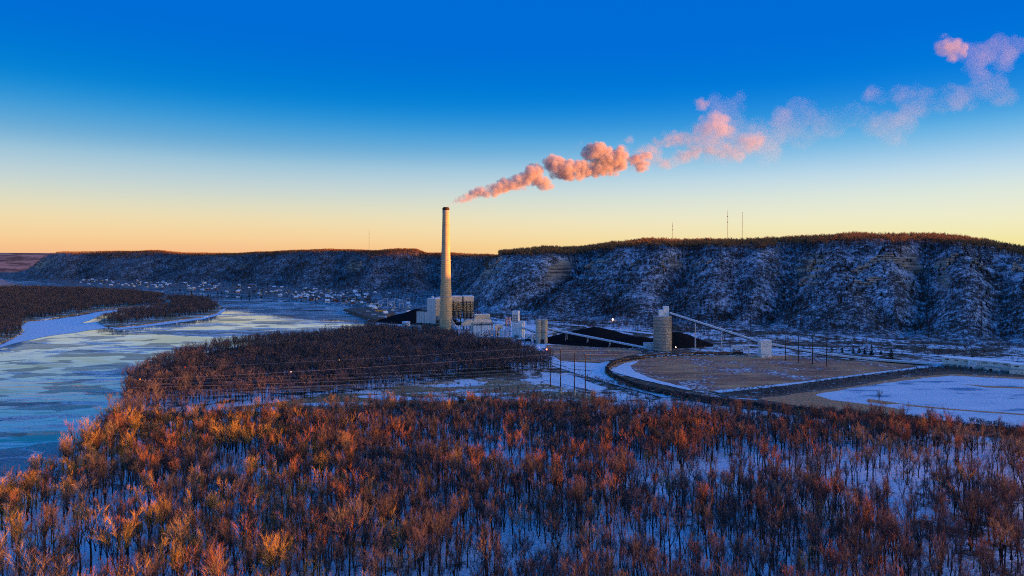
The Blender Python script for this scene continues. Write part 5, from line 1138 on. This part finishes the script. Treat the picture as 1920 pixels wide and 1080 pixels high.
# ------------------------------------------------------------------ limestone outcrops on the near bluff
def outcrop(px, py, w, h, label, seed, layers=7):
    x, y, z = hit(px, py); h *= 1.4; w *= .95; r = random.Random(seed); o = empty('rock_outcrop', (x, y, z-h*.55), label, 'rock outcrop'); 
    th = atan2(x, y); o.rotation_euler[2] = -th; lh = h/layers
    for k in range(layers):
        m = MB(); X = -w/2+r.uniform(-.1, .1)*w; z0 = k*lh
        while X < w/2:
            bw = r.uniform(.05, .2)*w+1.5; lim = h*(1-.75*abs(2*X/w)**1.6)*(.8+.35*r.random())
            if z0 < lim and r.random() < .86:
                d = (6+5*r.random())*(1-.25*k/layers); bh = lh*r.uniform(.7, 1.05); a = [(X+bw*t_, -d*r.uniform(.8, 1.1)+k*1.3) for t_ in (.04, .35, .68, .96)]
                m.prism(a+[(X+bw, 12), (X, 12)], z0+r.uniform(0, .2)*lh, z0+bh)
            X += bw
        if m.v: m.obj('rock_ledge', M['limestone'], o)
outcrop(1655, 488, 66, 20, 'widest pale limestone cliff, high on the near bluff', 1, 8); outcrop(1618, 506, 44, 12, 'stepped rock ledge below the widest limestone cliff', 2, 6)
outcrop(1785, 491, 30, 20, 'knobbly limestone crag near the frame edge of the bluff', 3, 7); outcrop(1826, 495, 22, 11, 'dark rock ledge beside the knobbly crag', 4, 5)
outcrop(1524, 500, 26, 20, 'dark layered crag descending the spur of the bluff', 5, 8); outcrop(1510, 525, 30, 14, 'lower dark ledge of the layered spur crag', 6, 6)
outcrop(1330, 492, 22, 17, 'pale double crag in the middle of the bluff', 7, 6); outcrop(1240, 500, 15, 20, 'tall narrow limestone tower on the bluff', 8, 7)
outcrop(1186, 497, 14, 10, 'small pale rock knob on the bluff', 9, 4); outcrop(1108, 497, 36, 11, 'long layered ledge at the mouth of the wooded gully', 10, 5)
outcrop(938, 489, 30, 15, 'blocky cliff at the very end of the near bluff', 11, 6); outcrop(1905, 505, 22, 26, 'limestone tower cut by the frame edge', 12, 8)
outcrop(1640, 525, 70, 9, 'long low ledge half way down the bluff', 13, 4); outcrop(678, 496, 30, 20, 'small pale crag on the far bluff above the town', 14, 5)

# ------------------------------------------------------------------ smoke
def smoke_mat(name, dens, color, nscale, lo, hi, aniso=.2):
    m = bpy.data.materials.new(name); m.use_nodes = True; t = m.node_tree; N = t.nodes; L = t.links; N.clear()
    out = N.new('ShaderNodeOutputMaterial'); pv = N.new('ShaderNodeVolumePrincipled'); L.new(pv.outputs[0], out.inputs['Volume'])
    pv.inputs['Color'].default_value = (*color, 1); pv.inputs['Anisotropy'].default_value = aniso
    pv.inputs['Density Attribute'].default_value = ''
    at = N.new('ShaderNodeAttribute'); at.attribute_name = 'density'
    tc = N.new('ShaderNodeTexCoord'); no = N.new('ShaderNodeTexNoise'); no.inputs['Scale'].default_value = nscale; no.inputs['Detail'].default_value = 7; no.inputs['Roughness'].default_value = .64; no.inputs['Distortion'].default_value = .6; L.new(tc.outputs['Object'], no.inputs['Vector'])
    mr = N.new('ShaderNodeMapRange'); mr.inputs[1].default_value = lo; mr.inputs[2].default_value = hi; mr.interpolation_type = 'SMOOTHSTEP'; L.new(no.outputs[0], mr.inputs[0])
    m1 = N.new('ShaderNodeMath'); m1.operation = 'MULTIPLY'; L.new(at.outputs['Fac'], m1.inputs[0]); L.new(mr.outputs[0], m1.inputs[1])
    m2 = N.new('ShaderNodeMath'); m2.operation = 'MULTIPLY'; m2.inputs[1].default_value = dens; L.new(m1.outputs[0], m2.inputs[0]); L.new(m2.outputs[0], pv.inputs['Density'])
    return m
def smoke(name, puffs, voxel, mat, label, subs=26, srad=(.28, .5)):
    P = []; Rr = []; r = random.Random(5)
    for px, py, rad in puffs:
        D = 1110+(px-838)*.30; c = Vector(AT(px, py, D)); R = rad*D/F
        P.append(c); Rr.append(R*.72)
        for k in range(subs):
            d = Vector((r.gauss(0,1), r.gauss(0,1), r.gauss(0,1))).normalized(); q = r.uniform(*srad)
            P.append(c+Vector((d.x*1.12, d.y, d.z*.95))*R*r.uniform(.5, .82)); Rr.append(R*q)
    me = bpy.data.meshes.new(name); me.vertices.add(len(P)); me.vertices.foreach_set('co', np.array(P, np.float32).ravel())
    a = me.attributes.new('size', 'FLOAT', 'POINT'); a.data.foreach_set('value', np.array(Rr, np.float32)); me.materials.append(mat)
    o = link(name, me); tag(o, label, 'smoke', kind='stuff')
    g = bpy.data.node_groups.new(name, 'GeometryNodeTree'); g.interface.new_socket('Geometry', in_out='INPUT', socket_type='NodeSocketGeometry'); g.interface.new_socket('Geometry', in_out='OUTPUT', socket_type='NodeSocketGeometry')
    N = g.nodes; L = g.links; gi = N.new('NodeGroupInput'); go = N.new('NodeGroupOutput'); mp = N.new('GeometryNodeMeshToPoints'); pvn = N.new('GeometryNodePointsToVolume'); sm = N.new('GeometryNodeSetMaterial'); sm.inputs['Material'].default_value = mat
    na = N.new('GeometryNodeInputNamedAttribute'); na.data_type = 'FLOAT'; na.inputs[0].default_value = 'size'
    try: pvn.resolution_mode = 'VOXEL_SIZE'
    except Exception: pvn.inputs['Resolution Mode'].default_value = 'Size'
    pvn.inputs['Voxel Size'].default_value = voxel; pvn.inputs['Density'].default_value = 1.0
    L.new(gi.outputs[0], mp.inputs[0]); L.new(na.outputs[0], mp.inputs['Radius']); L.new(mp.outputs[0], pvn.inputs[0]); L.new(na.outputs[0], pvn.inputs['Radius']); L.new(pvn.outputs[0], sm.inputs[0]); L.new(sm.outputs[0], go.inputs[0])
    md = o.modifiers.new('smoke', 'NODES'); md.node_group = g; return o
dense = [(841,387,2.2),(844,384.5,2.4),(846,383,2.7),(850,380.5,4),(857,377,6.5),(866,373,8.5),(876,369,10),(888,364,11),(900,361,12.5),(912,358,13),(926,356,14),(940,350,16),(952,346,15),(964,343,16),(978,342,16),(990,334,17),(1000,324,18),(1008,318,11),(1012,340,15),(1022,346,13),(1032,349,8),
         (1034,302,14),(1042,312,20),(1054,318,22),(1068,322,20),(1082,320,18),(1096,318,17),(1108,290,17),(1118,282,20),(1130,285,17),(1124,300,16),(1118,318,17),(1134,316,16),(1146,302,20),(1160,290,17),(1162,304,17),(1150,320,12),
         (1184,303,10),(1196,300,13),(1204,312,13),(1214,292,10)]
medium = [(1170,296,14),(1200,284,15),(1222,282,17),(1232,296,16),(1288,262,18),(1300,280,20),(1316,262,22),(1336,270,24),(1350,252,24),(1352,282,20),(1346,226,22),(1400,270,22),(1420,262,18),(1036,296,10),(1080,276,7),(1090,270,6),(1168,278,12),(1190,310,16),(1206,296,18),(1216,306,13),(1236,268,15),(1250,262,17),(1264,262,17),(1276,258,14),(1246,308,14),(1262,302,15),(1280,294,18),(1294,292,13),(1180,262,10),(1312,192,11),(1318,198,12),(1310,244,18),(1322,236,20),(1334,250,22),(1368,285,18),(1382,290,16),(1768,92,16),(1780,84,20),(1790,94,20),(1794,106,12),(1770,68,8),(1758,98,8)]
thin = [(1300,262,26),(1320,240,32),(1345,222,34),(1375,235,36),(1350,200,28),(1380,196,20),(1395,262,38),(1425,255,38),(1455,245,36),(1480,225,34),(1500,210,26),(1505,245,30),(1340,280,30),(1440,282,24),(1380,285,28),(1220,290,24),
        (1540,230,30),(1580,222,32),(1610,222,28),(1640,232,26),(1662,230,22),(1668,250,20),(1684,262,16),(1690,226,26),(1715,205,28),(1745,188,26),(1775,192,22),(1800,176,26),(1815,190,18),(1850,170,28),(1868,180,22),(1890,184,18),(1840,100,26),(1870,96,26),(1900,90,22),(1830,120,24),(1848,150,20),(1885,110,22),(1800,95,20),(1700,175,24),(1640,180,20)]
M['smoke_dense'] = smoke_mat('smoke_dense', .16, (.93, .76, .68), .06, .33, .55, 0)
M['smoke_mid'] = smoke_mat('smoke_mid', .03, (.95, .80, .72), .028, .36, .64, 0)
M['smoke_thin'] = smoke_mat('smoke_thin', .0048, (.97, .88, .84), .011, .35, .66, 0)
smoke('smoke_plume', dense, 1.6, M['smoke_dense'], 'dense salmon-pink smoke billowing from the chimney top')
smoke('smoke_puffs', medium, 2.5, M['smoke_mid'], 'torn pink smoke puffs drifting beyond the dense plume', 20)
smoke('smoke_haze', thin, 4, M['smoke_thin'], 'faint lilac smoke wisps thinning out across the upper sky', 12, (.35, .7))

# ------------------------------------------------------------------ alike labels told apart by their order along the bank
by = {}
for o in S.objects:
    if o.parent is None and o.get('group') and o.get('label'): by.setdefault(o['label'], []).append(o)
for lab, os_ in by.items():
    if len(os_) > 1:
        os_.sort(key=lambda o: o.location.x/max(1, o.location.y))
        for k, o in enumerate(os_): o['label'] = lab+', %s from river' % ordinal(k) if 'house' not in lab else lab+', %s toward the plant' % ordinal(k)
